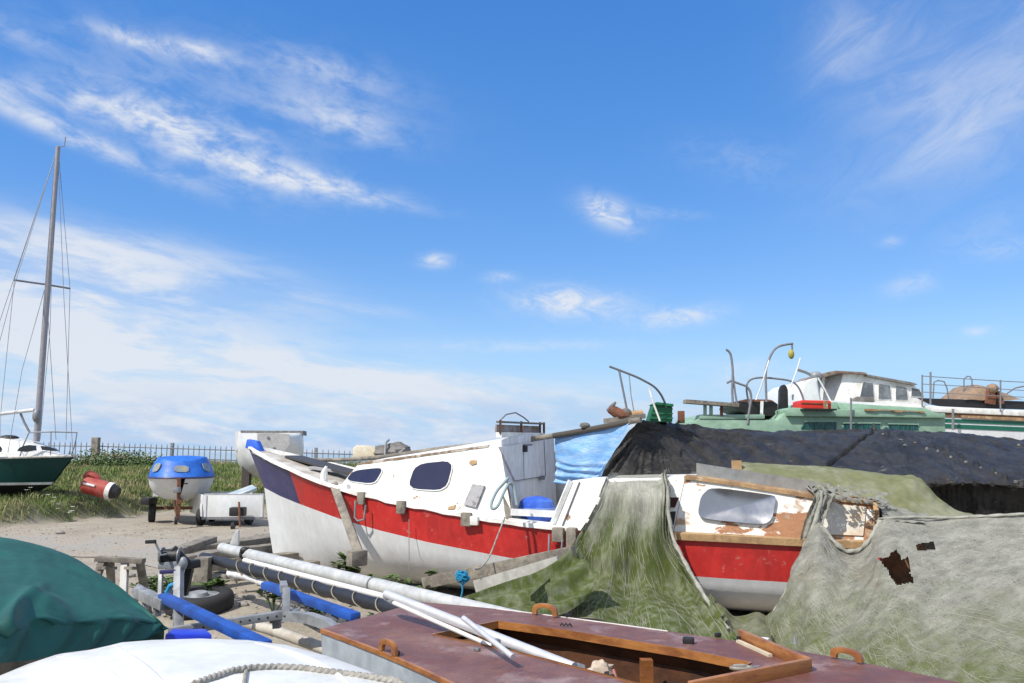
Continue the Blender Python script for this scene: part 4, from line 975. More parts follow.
# grey sheet metal strip and post standing on the aft cabin roof
u0, u1 = bpat(697, .55, 474), bpat(815, .5, 491)
h0, h1 = zat(u0.y, 463)-u0.z, zat(u1.y, 481.5)-u1.z
solo(MB().prism([u0-V((0,0,.06)), u1-V((0,0,.06)), u1+V((0,0,h1)), u0+V((0,0,h0))], -bn*.025), 'metal_strip', mat('dull_sheet', (.22,.225,.225), .5, metal=.3, col2=(.27,.26,.24), sc=3), 'long dull grey board standing on edge along the aft cabin roof', 'board')
p = bpat(737.5, .1, 466); solo(MB().bar(p-V((0,0,.16)), p+V((0,0,.06)), .09, .09), 'post', WOODT, 'short tan wooden post behind the grey roof board', 'post')

# ================================================================== blue sheet hanging from the spar
ctl = [[P(555,434,10.3), P(585,430.5,10.05), P(610,426.5,9.85), P(629,423,9.65)],
       [P(555,452,10.3), P(582,453,10.0), P(604,452,9.9), P(615,450,9.8)],
       [P(556,468,10.3), P(582,474,10.0), P(598,474,9.95), P(604,468,9.9)],
       [P(554,484,10.35), P(582,486,10.1), P(592,486,10.0), P(597,484,9.95)]]
cloth(ctl, 60, 60, lambda u, v, p: .012*nzf(u,v,5,9,3)+.016*sm((v-.42)*4)*math.sin(v*40+14*(u-.45)**2+7*nzf(u,v,3,2,1))+.02*sm((v-.4)*4)*(abs(nzf(u+v*.3,v,7,9,4))-.2), 'tarpaulin', BLUET, 'pale blue plastic tarpaulin hanging from the spar beside the black one', 'tarpaulin')

# ================================================================== boat under the black tarpaulin
rid = [(640,421), (665,423.5), (700,427.5), (760,432), (810,432), (850,431), (880,429.5), (900,431), (930,433), (960,434.5), (1010,440), (1060,444), (1130,449)]
eav = [(598,479), (640,484), (690,487), (760,490), (820,490), (870,489), (900,486), (925,483.5), (955,482), (985,482), (1030,487), (1080,493), (1150,502)]
ft = [(596,500), (640,510), (690,520), (760,530), (820,532), (870,535), (900,535), (925,536), (955,537), (985,538), (1030,540), (1080,548), (1150,560)]
rY = [10.9, 11.6, 12.2, 12.8, 13.0, 13.0, 13.0, 12.9, 12.8, 12.6, 12.4, 12.2, 11.9]
eY = [10.7, 10.55, 10.45, 10.4, 10.35, 10.3, 10.25, 10.2, 10.1, 10.05, 9.95, 9.85, 9.7]
r0 = [P(x, y, Y) for (x, y), Y in zip(rid, rY)]; r2 = [P(x, y, Y) for (x, y), Y in zip(eav, eY)]; r3 = [P(x, y, Y+.35) for (x, y), Y in zip(ft, eY)]
r3 = [V((p.x, p.y, .25)) for p in r3]
rb = [p+V((.15, 1.6, -.3)) for p in r0]; rc = [V((p.x+.1, p.y+.8, .3)) for p in rb]
r1a = [lerp(a, b, .33)+V((0,0,.07)) for a, b in zip(r0, r2)]; r1b = [lerp(a, b, .7)+V((0,0,.05)) for a, b in zip(r0, r2)]
r2b = [lerp(a, b, .12)+V((0,.10,0)) for a, b in zip(r2, r3)]
ctl = [rc, rb, r0, r1a, r1b, r2, r2b, r3]
def foldB(u, v, p):
    x, y = proj(p); f = 0
    d = math.hypot(x-655, (y-412)); an = math.atan2(y-412, x-655)
    f += .075*sm((190-d)/120)*(abs(mn.noise(V((an*9+d*.012, d*.006, 1))))+.5*abs(mn.noise(V((an*22, d*.01, 6))))-.3)*sm((d-10)/40)
    f += .05*nzf(u,v,9,5,3)+.06*(abs(nzf(u-v*.25,v,26,4,5))-.2)*sm((x-640)/60)+.025*(abs(nzf(u+v*.1,v,60,12,8))-.2)+.012*nzf(u,v,110,60,6)
    # long crease
    q = (x-873)-(-(y-432))*1.30
    if 428 < y < 470: f -= .10*math.exp(-((q+2)/1.3)**2)
    # puckered seam
    ys_ = np.interp(x, [880,960,1015,1060], [430,455,482,500])
    if x > 876: f += .07*math.exp(-((y-ys_)/2.6)**2)*max(0, math.sin(x*.42+2*mn.noise(V((x*.05,0,0)))))
    return f
t = thing('covered_boat', 'large boat hidden under a wrinkled black tarpaulin behind the nets', 'boat', (5, 12.5, 0))
bt_ = cloth(ctl, 130, 330, foldB, 'tarpaulin', BTARP, par=t)
from mathutils.bvhtree import BVHTree
bvt = BVHTree.FromPolygons([tuple(v.co+ROOT[t.name]) for v in bt_.data.vertices], [tuple(p.vertices) for p in bt_.data.polygons])
KNOT = mat('pale_tie', (.15,.15,.15), .7)
for px, py in ((883,434.5), (901,440), (905,445.5), (915,443), (927,449), (938,451.5), (951,457), (966,462), (981,468), (996,474), (1016,482), (1019,445.5)):
    d_ = (P(px, py, 10)-V((0,0,EYE))).normalized(); h_ = bvt.ray_cast(V((0,0,EYE)), d_)
    if h_[0]: MB().ball(h_[0]-d_*.01, (random.uniform(.018,.03),)*2+(random.uniform(.015,.028),), 8, 6, jit=.6).build('tie_knot', KNOT, t)
ep = [row[0] for row in ctl]; mb = MB()
eg = [[lerp(a, ep[2] if i < 3 else lerp(ep[2], ep[7], (i-2)/5), f)+V((-.0,0,0)) for f in np.linspace(0,1,3)] for i, a in enumerate(ep)]
mb.grid(eg).build('end_flap', BTARP, t)
hk = MB(); hk.grid([[lerp(r3[i], rc[i], f)+V((0,0,-.05-.2*math.sin(f*math.pi))) for f in np.linspace(.12,.88,9)] for i in range(len(r3))]); hk.build('hull', BLACK, t)
# rusty anchor, crate, block and rail on that boat's bow
c = P(622, 413, 10.9)
t = thing('anchor', 'rusty orange anchor lying on the bow of the tarpaulined boat', 'anchor', c-V((0,0,.1)))
MB().tube([P(609,409,10.9), P(614,411,10.9), P(620,415,10.9), P(630,416,10.9)], [.05,.07,.085,.06], 10).build('shank', RUST, t)
MB().tube([P(608,411,10.95), P(612,406,10.9), P(615.5,402.5,10.85)], [.03,.03,.018], 8).build('fluke', DSTEEL, t)
MB().ball(P(626,412.5,10.9), (.07,.06,.06)).build('chain_lump', GREYB, t)
MB().tube([P(620,416.5,10.95), P(632,416,10.95), P(643,413.5,10.95)], [.05,.07,.05], 10).build('stock', WOODT, t)
MB().bar(P(604,421,10.9), P(645,416,10.9), .12, .06).build('bow_plank', WOODG, t)
t = thing('bow_rail', 'bent grey steel rail rising over the bow of the tarpaulined boat', 'rail', P(630, 420, 11))
MB().tube(smoothpath([P(609.5,366.5,10.8), P(619,370,10.85), P(637,377,10.95), P(654,386,11.1), P(661,394,11.2), P(666,405,11.3), P(669,421,11.35)], 40), .015, 8).build('top_rail', DSTEEL, t)
MB().tube([P(619,370,10.85), P(623,390,10.85), P(628,415,10.9)], .014, 8).build('stanchion', DSTEEL, t)
MB().tube([P(629,374,10.9), P(631,395,10.9), P(634.5,415,10.95)], .007, 6).build('wire', STEEL, t)
MB().tube([P(649,388,10.75), P(653,402,10.75), P(660,421,10.75)], .013, 8).build('stay', WHITE, t)
c0 = [P(x, y, 11.3) for x, y in ((648.5,422), (654,403.5), (657.5,402.5), (672.5,404.5), (672.5,422))]
t = thing('crate', 'dark green plastic crate standing behind the bent bow rail', 'crate', P(660, 422, 11.5))
MB().prism(c0, V((0,.3,0))).build('body', AGREEN, t, bev=.012)
for f in (.2,.45,.7): MB().bar(lerp(c0[0], c0[1], f)-V((0,.012,0)), V((c0[3].x, c0[3].y-.012, lerp(c0[0], c0[1], f).z)), .012, .018).build('rib', AGREEN, t)
MB().prism([P(x, y, 11.24) for x, y in ((653.5,404), (657,402), (673.5,404), (673.5,406.5))], V((0,.42,0))).build('lid', AGREEN, t)
solo(MB().box(P(681.2, 417, 11.6), (.085,.085,.17)), 'bollard', RUST, 'small square rust red bollard right of the green crate', 'bollard', bev=.008)

# ================================================================== light green cabin boat
Yc = 16.5; k = Yc/F
def gp(px, py, dy=0): return P(px, py, Yc+dy)
def XZ(pts, dy, th): return [P(px, py, Yc+dy) for px, py in pts], V((0, th, 0))
c = gp(820, 440); t = GB = thing('cabin_boat', 'light green steel cabin boat standing behind the black tarpaulin', 'boat', (c.x, Yc+1.2, 0))
def slab(pts, dy, th, nm, m, bev=.02, par=None): 
    a, b = XZ(pts, dy, th); return MB().prism(a, b).build(nm, m, par or t, bev=bev)
zb = P(700, 440, Yc).z
hl = MB(); X0, X1 = gp(690,428).x, gp(946,428).x
zs_ = gp(700, 417).z
rws = []
for i in range(25):
    f = i/24; x = lerp(X0, X1, f); w = 1.2*min(1, (f*1.9+.02)**.55); zz = zs_-.35*f if f < .3 else zs_-.1
    zz = lerp(gp(694, 421).z, gp(770, 419.5).z, min(1, f*3.2))-.5*sm((f-.28)*8)
    rws.append([V((x+rk_*(1-f)**4, Yc+1.25+w*yy, z)) for yy, z, rk_ in ((-1,zz,0), (-.98,zz-.5,.15), (-.85,.9,.5), (-.5,.35,1), (0,.15,1.2), (.5,.35,1), (.85,.9,.5), (.98,zz-.5,.15), (1,zz,0))])
hl.grid(rws); hl.grid([rws[-1], [V((p.x, Yc+1.25, p.z)) for p in rws[-1]]]); hl.grid([[r[0], V(((r[0].x+r[-1].x)/2, Yc+1.25, r[0].z+.05)), r[-1]] for r in rws])
hl.build('hull', LGREEN, t)
slab([(700,414.5), (765,414.5), (765,419), (699,419)], -.02, 2.4, 'bulwark', LGREEN)
slab([(694,421), (699,418.5), (778,420), (785,413), (945,413.5), (946,440), (694,440)], .0, 2.5, 'topside', LGREEN)
slab([(786,409.5), (790,407.5), (945.5,413), (946,418), (787,416)], -.10, 2.6, 'cabin_roof', LGREEN)
slab([(836,402.5), (926,408), (936,413), (830,411.5)], .4, 1.6, 'upper_step', LGREEN)
slab([(804,410), (808,402), (838,402), (838,411)], .3, 1.8, 'upper_step', LGREEN)
for pts in ([(801,429), (805,422), (836.5,422), (836.5,430)], [(843.5,430), (844,423.5), (880,423.5), (880,430)], [(889,430), (889,424.2), (918,424.8), (918.5,430)]):
    wf = slab(pts, -.015, .05, 'window', BTEAL, 0)
    slab([(pts[1][0]-1, pts[1][1]-1.1), (pts[2][0]+1, pts[2][1]-1.1), (pts[2][0]+1, pts[2][1]), (pts[1][0]-1, pts[1][1])], -.035, .06, 'window_lip', LGREEN, 0, wf)
    for q in (.33,.66):
        x = lerp(pts[1][0], pts[2][0], q); slab([(x-.5,423.5), (x+.5,423.5), (x+.5,430), (x-.5,430)], -.03, .04, 'mullion', SGREEN, 0, wf)
slab([(865,408.6), (925,411.2), (925,412.8), (921,412.8), (919,411.8), (905,411.2), (901,412.4), (896,412.2), (892,410.8), (878,410.2), (875,411.4), (865,410.4)], -.14, .05, 'grab_rail', WOODT, 0)
# bowsprit plank
MB().bar(gp(684.5,401.5), gp(737,405.5), .3, .07).build('bow_plank', WOODG, t)
for px in (705, 711): MB().bar(gp(px, 404), gp(px, 415), .06, .06).build('plank_support', LGREEN, t)
MB().bar(gp(721.5,404), gp(721.5,416), .06, .05).build('plank_post', RUST, t)
slab([(733,406), (740,401), (745,400), (772,400), (778,404), (778,416), (760,416), (747,414), (735,409)], .6, 1.2, 'hatch_housing', BLACK)
slab([(742,401), (746,399), (770,399.5), (773,402), (742,402.5)], .58, 1.25, 'hatch_lid', RUST)
slab([(761.2,401), (763.6,401), (763,416), (760.7,416)], .3, .05, 'white_post', WHITE, 0)
fn = [(780,410.5), (780.5,390), (782,386), (784.3,384.3), (786.5,386), (788,390), (788.5,410.5)]
slab(fn, .9, .16, 'funnel', BLACK, .01)
slab([(792.5,395), (794,394), (793.6,400), (792.8,400)], .9, .05, 'small_vent', DSTEEL, 0)
def gt(pts, r, nm, m, dy=0, par=None): return MB().tube(smoothpath([gp(a, b, dy+(d[0] if d else 0)) for a, b, *d in pts], 30), r, 8).build(nm, m, par or t)
gt([(726,349.5), (730,350.5), (731.5,358), (733,372), (732,388), (733,406)], .024, 'ventilation_pipe', DSTEEL)
gt([(733,375), (735,392), (737,404)], .02, 'ventilation_pipe', DSTEEL)
gt([(727,383), (731,380.5), (740,384), (746,386)], .022, 'hand_rail', DSTEEL)
gt([(746,386), (750,390), (751.5,398), (749,412), (747.5,424)], .024, 'hand_rail', DSTEEL)
gt([(749,404), (746,390), (746,381), (749,378.5), (760,377), (775,378.5), (793,380.5), (797,383), (803,396), (804.5,403)], .02, 'hoop_rail', DSTEEL, .3)
dv = gt([(766.5,402), (765.8,385), (765.5,370), (768,362), (772,352), (776,346.5), (782,345), (793,343.5)], .024, 'davit', DSTEEL, .2)
MB().bar(gp(792,343,.2), gp(792.3,350,.2), .03, .03).build('hook', DSTEEL, dv)
gt([(756,400), (762,384), (769,360)], .014, 'stay', WHITE)
gt([(790,388), (796,373), (800.5,358)], .014, 'stay', WHITE)
for px, yt, yb_ in ((851,398,432), (930.5,372,404)): gt([(px,yb_), (px,(yb_+yt)/2), (px,yt)], .02, 'stanchion', DSTEEL, -.15)
solo(MB().ball(gp(791.2, 354.2, .2), (.062,.062,.10), 12, 8), 'float', YELL, 'small yellow green float hanging from the curved davit', 'float')
t2 = thing('box', 'red rectangular box sitting on the light green cabin roof', 'box', gp(815.5, 409))
MB().prism([gp(x, y, -.1) for x, y in ((800.5,408.5), (801,401), (803,400), (830,400.5), (831.5,402), (831.5,409.5))], V((0,.5,0))).build('body', REDB, t2, bev=.02)
MB().box(gp(825.5,405,-.12), (.08,.05,.16)).build('clasp', WOODT, t2); 
MB().bar(gp(800,409.6,-.09), gp(832,410.2,-.09), .5, .03).build('base_strip', BLACK, t2)
MB().bar(gp(801,403,-.112), gp(831,404,-.112), .006, .02).build('seam', RUST, t2)

# ================================================================== white motor cruiser behind it
Yw = 19.5
def wp(px, py, dy=0): return P(px, py, Yw+dy)
c = wp(940, 440); t = thing('motor_cruiser', 'white motor cruiser with a wheelhouse and green stripes behind the green boat', 'boat', (c.x, Yw+1.3, 0))
def wslab(pts, dy, th, nm, m, bev=.02, par=None): return MB().prism([wp(a, b, dy) for a, b in pts], V((0, th, 0))).build(nm, m, par or t, bev=bev)
wslab([(802,412), (802,395), (805,384), (811,379), (816,377.5), (820,400), (910,404), (944,406.5), (1110,414), (1110,470), (802,470)], 0, 2.9, 'hull', HULLW)
wslab([(802,406), (912,404.5), (945,407.5), (1110,415), (1110,420), (945,412.5), (915,411)], -.05, 3.0, 'gunwale', WHITE)
wslab([(938,412), (1110,419.5), (1110,423.5), (938,416.8)], -.012, .05, 'brown_belt', WOODB, 0)
wslab([(962,415.2), (1040,418.6), (1110,422), (1110,424.5), (1024,421), (962,417.6)], -.06, .05, 'rubbing_plank', WOODT, 0)
wslab([(944,418.6), (1110,425), (1110,429), (944,422)], -.014, .05, 'green_stripe', SGREEN, 0)
wslab([(944,423.8), (1110,430.8), (1110,435), (944,428)], -.014, .05, 'green_stripe', SGREEN, 0)
wslab([(918,398), (1110,404), (1110,412), (944,407), (930,404)], .3, .06, 'weather_cloth', BLACK, .005)
# wheelhouse
PANE = mat('wheelhouse_pane', (.10,.115,.13), .12, col2=(.2,.22,.23), sc=3)
wh = [(836,405), (843.5,372), (866,374.8), (914,384.2), (926,401), (926,405)]
wslab(wh, .5, 1.7, 'wheelhouse', WHITE)
wslab([(821,376), (828,372), (836,370.6), (866,372.2), (867.5,374.6), (840,373.4), (830,375.5), (822,378)], .38, 1.95, 'forward_roof', mat('worn_brown_roof', (.17,.11,.08), .7, col2=(.3,.27,.24), sc=3), .008)
wslab([(866,374), (913,382.4), (918,384.4), (914,385.4), (866,376.2)], .40, 1.9, 'roof', GREYB, .008)
wslab([(820.5,402), (821,377), (840,374), (834,403)], 1.5, .6, 'windscreen_panel', GREYW)
MB().prism([wp(819.5,402,.8), wp(822.5,377,.8), wp(825,377,.8), wp(822.5,402,.8)], V((0,.05,0))).build('front_post', WHITE, t)
for i, pts in enumerate(([(860,397.5), (863.5,382), (873,383.2), (874,399)], [(878.8,399), (879,384), (890,385.6), (891.5,399.2)], [(896,399.6), (896,386), (906.5,388), (908,399.9)], [(911.5,396), (912,388), (919,389.6), (924,396.4)])):
    fr2 = wslab(grow(pts, 1.0), .485, .03, 'window_frame', WHITE, 0); wslab(pts, .475, .03, 'pane', PANE, 0, fr2)
wslab([(853,399.5), (858,396.5), (874,397), (875,402), (852,402)], .3, .15, 'dark_rail', GREYB)
def wt(pts, r, nm, m, dy=0): return MB().tube([wp(a, b, dy) for a, b in pts], r, 6).build(nm, m, t)
wt([(797,369.5), (806,372.5), (815,377)], .035, 'search_arm', DSTEEL, .2)
MB().ball(wp(816, 375.5, .2), (.14,.12,.1)).build('search_lamp', STEEL, t)
wt([(818,378), (825,390), (833,406)], .02, 'stay', WHITE, .1); wt([(816,378), (821,404)], .02, 'stay', WHITE, .1)
for px, a, b in ((922.2,375,407), (1000.5,380,412), (1080,384,416)): wt([(px,b), (px,a)], .018, 'stanchion', DSTEEL, -.1)
wt([(953,409), (953,430)], .028, 'fender_post', DSTEEL, -.2)
wt([(922,376), (960,378.5), (1000,381), (1080,385)], .010, 'rail_wire', DSTEEL, -.1); wt([(922,384), (960,386), (1000,389), (1080,394)], .009, 'rail_wire', DSTEEL, -.1); wt([(922,392), (1000,396), (1080,400)], .009, 'rail_wire', DSTEEL, -.1)
wt([(933,398), (934,382), (938,380.5), (944,381.5), (947,388), (948.5,399)], .016, 'hoop', DSTEEL, .5)
wt([(963.5,398), (964,379), (967,376.3), (970,376.5), (972,380), (972,386)], .016, 'hoop', DSTEEL, .6)
wt([(1006,394), (1015,388), (1030,385)], .02, 'hoop', DSTEEL, .6)
mbp = [(949,401), (955,393), (962,386.5), (968,384.8), (975,386), (985,389.5), (994,393), (1003,401)]
tb2 = thing('tarpaulin', 'brown tarpaulin heaped over gear on the white cruiser deck', 'tarpaulin', wp(975, 401, 1))
cc = wp(974, 402, 1.0); hm = (cc.z, wp(974,385,1).z)
mb = MB(); rows = []
for i in range(13):
    a = math.pi*i/12; rows.append([])
    for j in range(21):
        x = lerp(948, 1004, j/20); yt = float(np.interp(x, [p[0] for p in mbp], [p[1] for p in mbp])); ht = max(.02, wp(x, yt, 1).z-cc.z)
        q = V((wp(x, 402, 1).x, cc.y-.75*math.cos(a), cc.z+ht*math.sin(a)**.7)); q += V((0,0,.04*mn.noise(q*3))); rows[-1].append(q)
mb.grid(rows).build('cover', BROWNT, tb2, smooth=70)
t3 = thing('outboard_motor', 'brown weathered outboard motor standing beside the heaped brown tarpaulin', 'motor', wp(993, 402, .2))
MB().ball(wp(992.3, 388.5, .2), (.13,.15,.12), 12, 8, jit=.2).build('cowl', BROWNT, t3); MB().bar(wp(992,390,.2), wp(990,404,.2), .12, .2).build('shaft', RUST, t3); MB().bar(wp(996,392,.2), wp(1001,404,.2), .12, .12).build('bracket', RUST, t3)
# ================================================================== foreground: maroon decked dinghy
DZ = .80
def an(a, n, z=DZ): return V(((a+n)*.7071, (n-a)*.7071, z))
near = [PZ(321,629,DZ), PZ(360,643,DZ), PZ(400,658.5,DZ), PZ(454,683,DZ), an(-1.7,2.02), an(-.8,1.96), an(.3,2.05)]
far = [PZ(420,602,DZ), PZ(456,603.5,DZ), PZ(529,612.5,DZ), PZ(600,622,DZ), PZ(686,633.5,DZ), PZ(760,644,DZ), PZ(830,655,DZ), PZ(960,682,DZ), an(-.3,3.52), an(.3,3.40)]
near = smoothpath(near, 26); far = smoothpath(far, 26)
hole = [PZ(x, y, DZ) for x, y in ((432,635), (497,621.5), (560,630), (686,650.5), (752,663.5), (742,670), (705,688), (650,688), (580,669), (515,652))]
t = DG = thing('dinghy', 'wooden dinghy with a scuffed maroon deck and open varnished cockpit', 'boat', (.9, 3.0, 0))
outer = near+far[::-1]
tess = tessellate_polygon([outer, hole]); av = outer+hole
# refine with a little camber
def camber(p):
    best = 9
    return p
mb = MB().add([p+V((0,0,0)) for p in av], [tuple(x) for x in tess]); mb.build('deck', MAROON, t, weld=False, solid=.012)
bot = lambda p, q, f, z: V((lerp(p.x, q.x, f), lerp(p.y, q.y, f), z))
hs = MB()
for A_, B_ in ((near, far), (far, near)):
    hs.grid([[V((p.x, p.y, DZ-.014)) for p in A_], [bot(p, q, .035, DZ-.25) for p, q in zip(A_, B_)], [bot(p, q, .12, DZ-.52) for p, q in zip(A_, B_)], [bot(p, q, .5, .06) for p, q in zip(A_, B_)]])
for i in (0, -1): hs.grid([[V((near[i].x, near[i].y, DZ-.014)), V((far[i].x, far[i].y, DZ-.014))], [bot(near[i], far[i], .035, DZ-.25), bot(far[i], near[i], .035, DZ-.25)], [bot(near[i], far[i], .12, DZ-.52), bot(far[i], near[i], .12, DZ-.52)], [bot(near[i], far[i], .5, .06), bot(far[i], near[i], .5, .06)]])
hs.build('hull', LBLUE, t, smooth=25)
for A_, sg in ((near, -1), (far[3:10], 1)):
    o_ = V((.7071*sg, .7071*sg, 0))*(.012 if sg < 0 else .013)
    MB().grid([[p+o_*.5+V((0,0,-.018)), p+o_*.5+V((0,0,.002)), p-o_*.5+V((0,0,.004)), p-o_*.5+V((0,0,-.018))] for p in A_], closed=True).build('gunwale_strip', ORW if sg < 0 else WHITE, t)
# cockpit: carlins, inner walls, floor
cen = sum(hole, V())/len(hole)
def inn(p, f, z): return V((lerp(p.x, cen.x, f), lerp(p.y, cen.y, f), z))
cw = MB(); hr = hole+[hole[0]]
cw.grid([[inn(p, .0, DZ+.006) for p in hr], [inn(p, .012, DZ+.006) for p in hr], [inn(p, .012, DZ-.034) for p in hr], [inn(p, -.005, DZ-.036) for p in hr]])
cw.build('cockpit_trim', ORW, t, smooth=20)
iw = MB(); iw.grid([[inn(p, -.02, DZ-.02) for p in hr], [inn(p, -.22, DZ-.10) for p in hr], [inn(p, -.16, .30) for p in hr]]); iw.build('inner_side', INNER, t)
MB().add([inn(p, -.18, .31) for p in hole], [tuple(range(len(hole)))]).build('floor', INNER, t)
pq = PZ(635, 650, DZ); p0 = PZ(641, 647, DZ)
MB().bar(V((p0.x+.02, p0.y-.02, DZ-.05)), V((p0.x+.02, p0.y-.02, .3)), .055, .05, up=(0,1,0)).build('support_post', ORW, t)
iw = MB(); a_, b_2 = hole[0], hole[1]
iw.add([inn(a_, .02, DZ-.05), inn(b_2, .02, DZ-.05), inn(b_2, .06, DZ-.17), inn(a_, .06, DZ-.17)], [(0,1,2,3)]); iw.build('end_panel', ORW, t, solid=.01)
# breakwater coaming
cwz = DZ+.004
V0, V1, V2 = PZ(740,640,DZ), PZ(810,671,DZ), PZ(690,696,DZ)
for a, b in ((V0, V1), (V1, V2)): MB().bar(a+V((0,0,.026)), b+V((0,0,.026)), .024, .052).build('breakwater', ORW, t, bev=.004)
bw = lerp(V0, V1, .0); MB().bar(lerp(V0,V1,.05)+V((-.03,-.02,.006)), lerp(V0,V1,.55)+V((-.03,-.02,.006)), .02, .012).build('pale_batten', mat('pale_batten', (.55,.48,.36), .6), t)
# grab handles on the gunwales: an arch with an oval opening
def handle(c, d, l=.15, h=.058, nm='handle'):
    c = V(c); d = V(d).normalized(); w = d.cross(V((0,0,1))); n = 18; ro, ri = [], []
    for i in range(n+1):
        a = math.pi*i/n; cx = math.copysign(abs(math.cos(a))**.75, math.cos(a)); sx = abs(math.sin(a))**.6
        ro.append(c+d*(l/2*cx)+V((0,0,h*sx))); ri.append(c+d*((l/2-.03)*cx)+V((0,0,max(0,(h-.024)*sx))))
    mb = MB(); th = .02
    mb.grid([[p-w*th/2 for p in ro], [p+w*th/2 for p in ro], [p+w*th/2 for p in ri], [p-w*th/2 for p in ri], [p-w*th/2 for p in ro]])
    return mb.build(nm, ORW, t, bev=.003)
handle(PZ(383, 655, DZ)+V((.02,.02,.006)), near[4]-near[2], .15)
handle(PZ(545, 615.5, DZ)+V((0,-.015,.006)), far[8]-far[5], .165, .062)
handle(PZ(845, 660, DZ)+V((0,-.02,.006)), far[18]-far[15], .15, .05)
for px, py in ((396,656), (568,617.5), (740,641), (718,637.5)):
    MB().box(PZ(px, py, DZ)+V((0,0,.012)), (.03,.022,.022), rz=.6).build('cleat', BLACK, t, bev=.005)
MB().box(PZ(688.5, 643.5, DZ)+V((0,0,.014)), (.052,.035,.03), rz=-.4).build('jam_cleat', BLACK, t, bev=.006)
q = PZ(566, 627.5, DZ); MB().tube([q+V((-.03,.005,.008)), q+V((-.02,.005,.02)), q+V((-.01,.004,.008)), q+V((0,.003,.02)), q+V((.01,.002,.008)), q+V((.02,.0,.02)), q+V((.03,0,.006))], .005, 6).build('eye_strap', BLACK, t)
MB().box(PZ(477, 651, DZ)+V((0,0,.008)), (.03,.02,.014), rz=-.6).build('deck_fitting', DSTEEL, t, bev=.004)
MB().bar(PZ(752,641,DZ)+V((0,0,.012)), PZ(769,643,DZ)+V((0,0,.012)), .03, .02).build('white_fairlead', WHITE, t, bev=.004)
q = PZ(795, 643.5, DZ); MB().tube([q, q+V((0,0,.03))], [.012,.005], 8).build('pin', STEEL, t)
# debris in and on it
c = PZ(602, 668, DZ)+V((0,0,-.02))
t = thing('rag', 'bleached rag and black fitting lying at the edge of the dinghy cockpit', 'rag', c)
mb = MB(); mb.ball(c+V((-.01,0,.01)), (.055,.04,.038), 14, 9, jit=.6); mb.build('cloth', CLOTH, t)
MB().box(c+V((.012,-.03,-.012)), (.07,.03,.03), rz=.1).build('fitting', BLACK, t, bev=.004)
MB().tube([c+V((.045,-.02,.02)), c+V((.055,-.03,-.01)), c+V((.06,-.035,-.05))], .006, 6).build('cord', mat('pink_cord', (.5,.2,.17), .8), t)
c = PZ(742, 672.5, DZ)+V((0,0,.012))
t = thing('shackle', 'small pile of tarnished metal fittings beside the cockpit corner', 'fittings', c)
MB().tube([c+V((.045*math.cos(a), .02*math.sin(a), .006)) for a in np.linspace(0, 6.0, 16)], .008, 8).build('ring', mat('tarnished', (.3,.27,.22), .5, metal=.5), t)
MB().box(c+V((.06,.01,.004)), (.05,.02,.015), rz=.5).build('clip', DSTEEL, t, bev=.003); MB().box(c+V((-.01,0,.014)), (.05,.022,.012), rz=.2).build('plate', STONE, t, bev=.003)

# ------------------------------------------------------------------ poles
def pole(name, pts, r, m, label, cat='pole', group=None, n=30, base=None, seg=14, **k):
    return solo(MB().tube(smoothpath([V(p) for p in pts], n), r, seg, **k), name, m, label, cat, group=group)
mA, mB_ = PZ(222, 548, .66), PZ(640, 649, .58)
md = (mB_-mA).normalized()
t = thing('mast', 'thick pale grey mast lying across the yard behind the dinghy', 'mast', lerp(mA, mB_, .5))
MB().tube([lerp(mA, mB_, i/30) for i in range(31)], .057, 20).build('tube', MASTW, t)
fA = P(233, 548, mA.y-.1); MB().prism([P(229.5,544,mA.y-.05), P(235.5,530.5,mA.y-.05), P(238.5,530.5,mA.y-.05), P(238,546,mA.y-.05)], V((0,.05,0))).build('end_bracket', MASTW, t, bev=.006)
ck = lerp(mA, mB_, .105); MB().tube([ck-md*.03, ck+md*.03], .065, 16).build('tape_band', BLACK, t); MB().ball(ck+V((0,-.06,.04)), (.05,.03,.04), 8, 6).build('cleat', BLACK, t)
f_ = lerp(mA, mB_, .52); MB().tube([f_-md*.008, f_+md*.008], .064, 16).build('joint_ring', DSTEEL, t)
bA, bB = PZ(203, 557, .56), PZ(404, 612, .60)
t = thing('mast', 'black wrapped mast with loose cord wound round it', 'mast', lerp(bA, bB, .5))
bd = (bB-bA).normalized()
MB().tube([lerp(bA, bB, i/24)+V((0,0,.004*math.sin(i*2.1))) for i in range(25)], [.05*(1+.08*math.sin(i*1.7)) for i in range(25)], 14).build('wrapped_sail', mat('black_sleeve', (.016,.017,.022), .45, bump=.5, bsc=30), t)
u_ = bd.orthogonal().normalized(); w_ = bd.cross(u_)
MB().tube([lerp(bA, bB, .2+.75*i/300)+(u_*math.cos(i*.19)+w_*math.sin(i*.19))*(.056+.008*math.sin(i*.37)) for i in range(301)], .005, 5).build('cord', mat('straw_cord', (.3,.27,.2), .9), t)
MB().tube([bA-bd*.12, bA+bd*.05], .03, 10).build('end_fitting', DSTEEL, t)
wA, wB = PZ(238, 561, .60), PZ(400, 604, .62)
off = V((.05,.05,0))
pole('pole', [wA+off, wB+off], .024, mat('bright_white_tube', (.72,.72,.72), .35, var=.08), 'bright white tube lying along the upper side of the black wrapped mast', base=None)
cA, cB = PZ(230, 573, .48), PZ(268, 584, .48)
pole('folded_sail', [cA, lerp(cA, cB, .5)+V((0,0,.02)), cB], [.04+.012*mn.noise(V((i*.5,0,0))) for i in range(30)], mat('white_sailcloth', (.72,.72,.72), .7, bump=.5), 'short crumpled white roll lying below the black wrapped mast', 'sail roll')
z1 = DZ+.035
pole('pole', [PZ(386, 594, .93), PZ(574, 668, DZ-.02)], .024, ALU, 'thicker bright aluminium pole reaching into the dinghy cockpit')
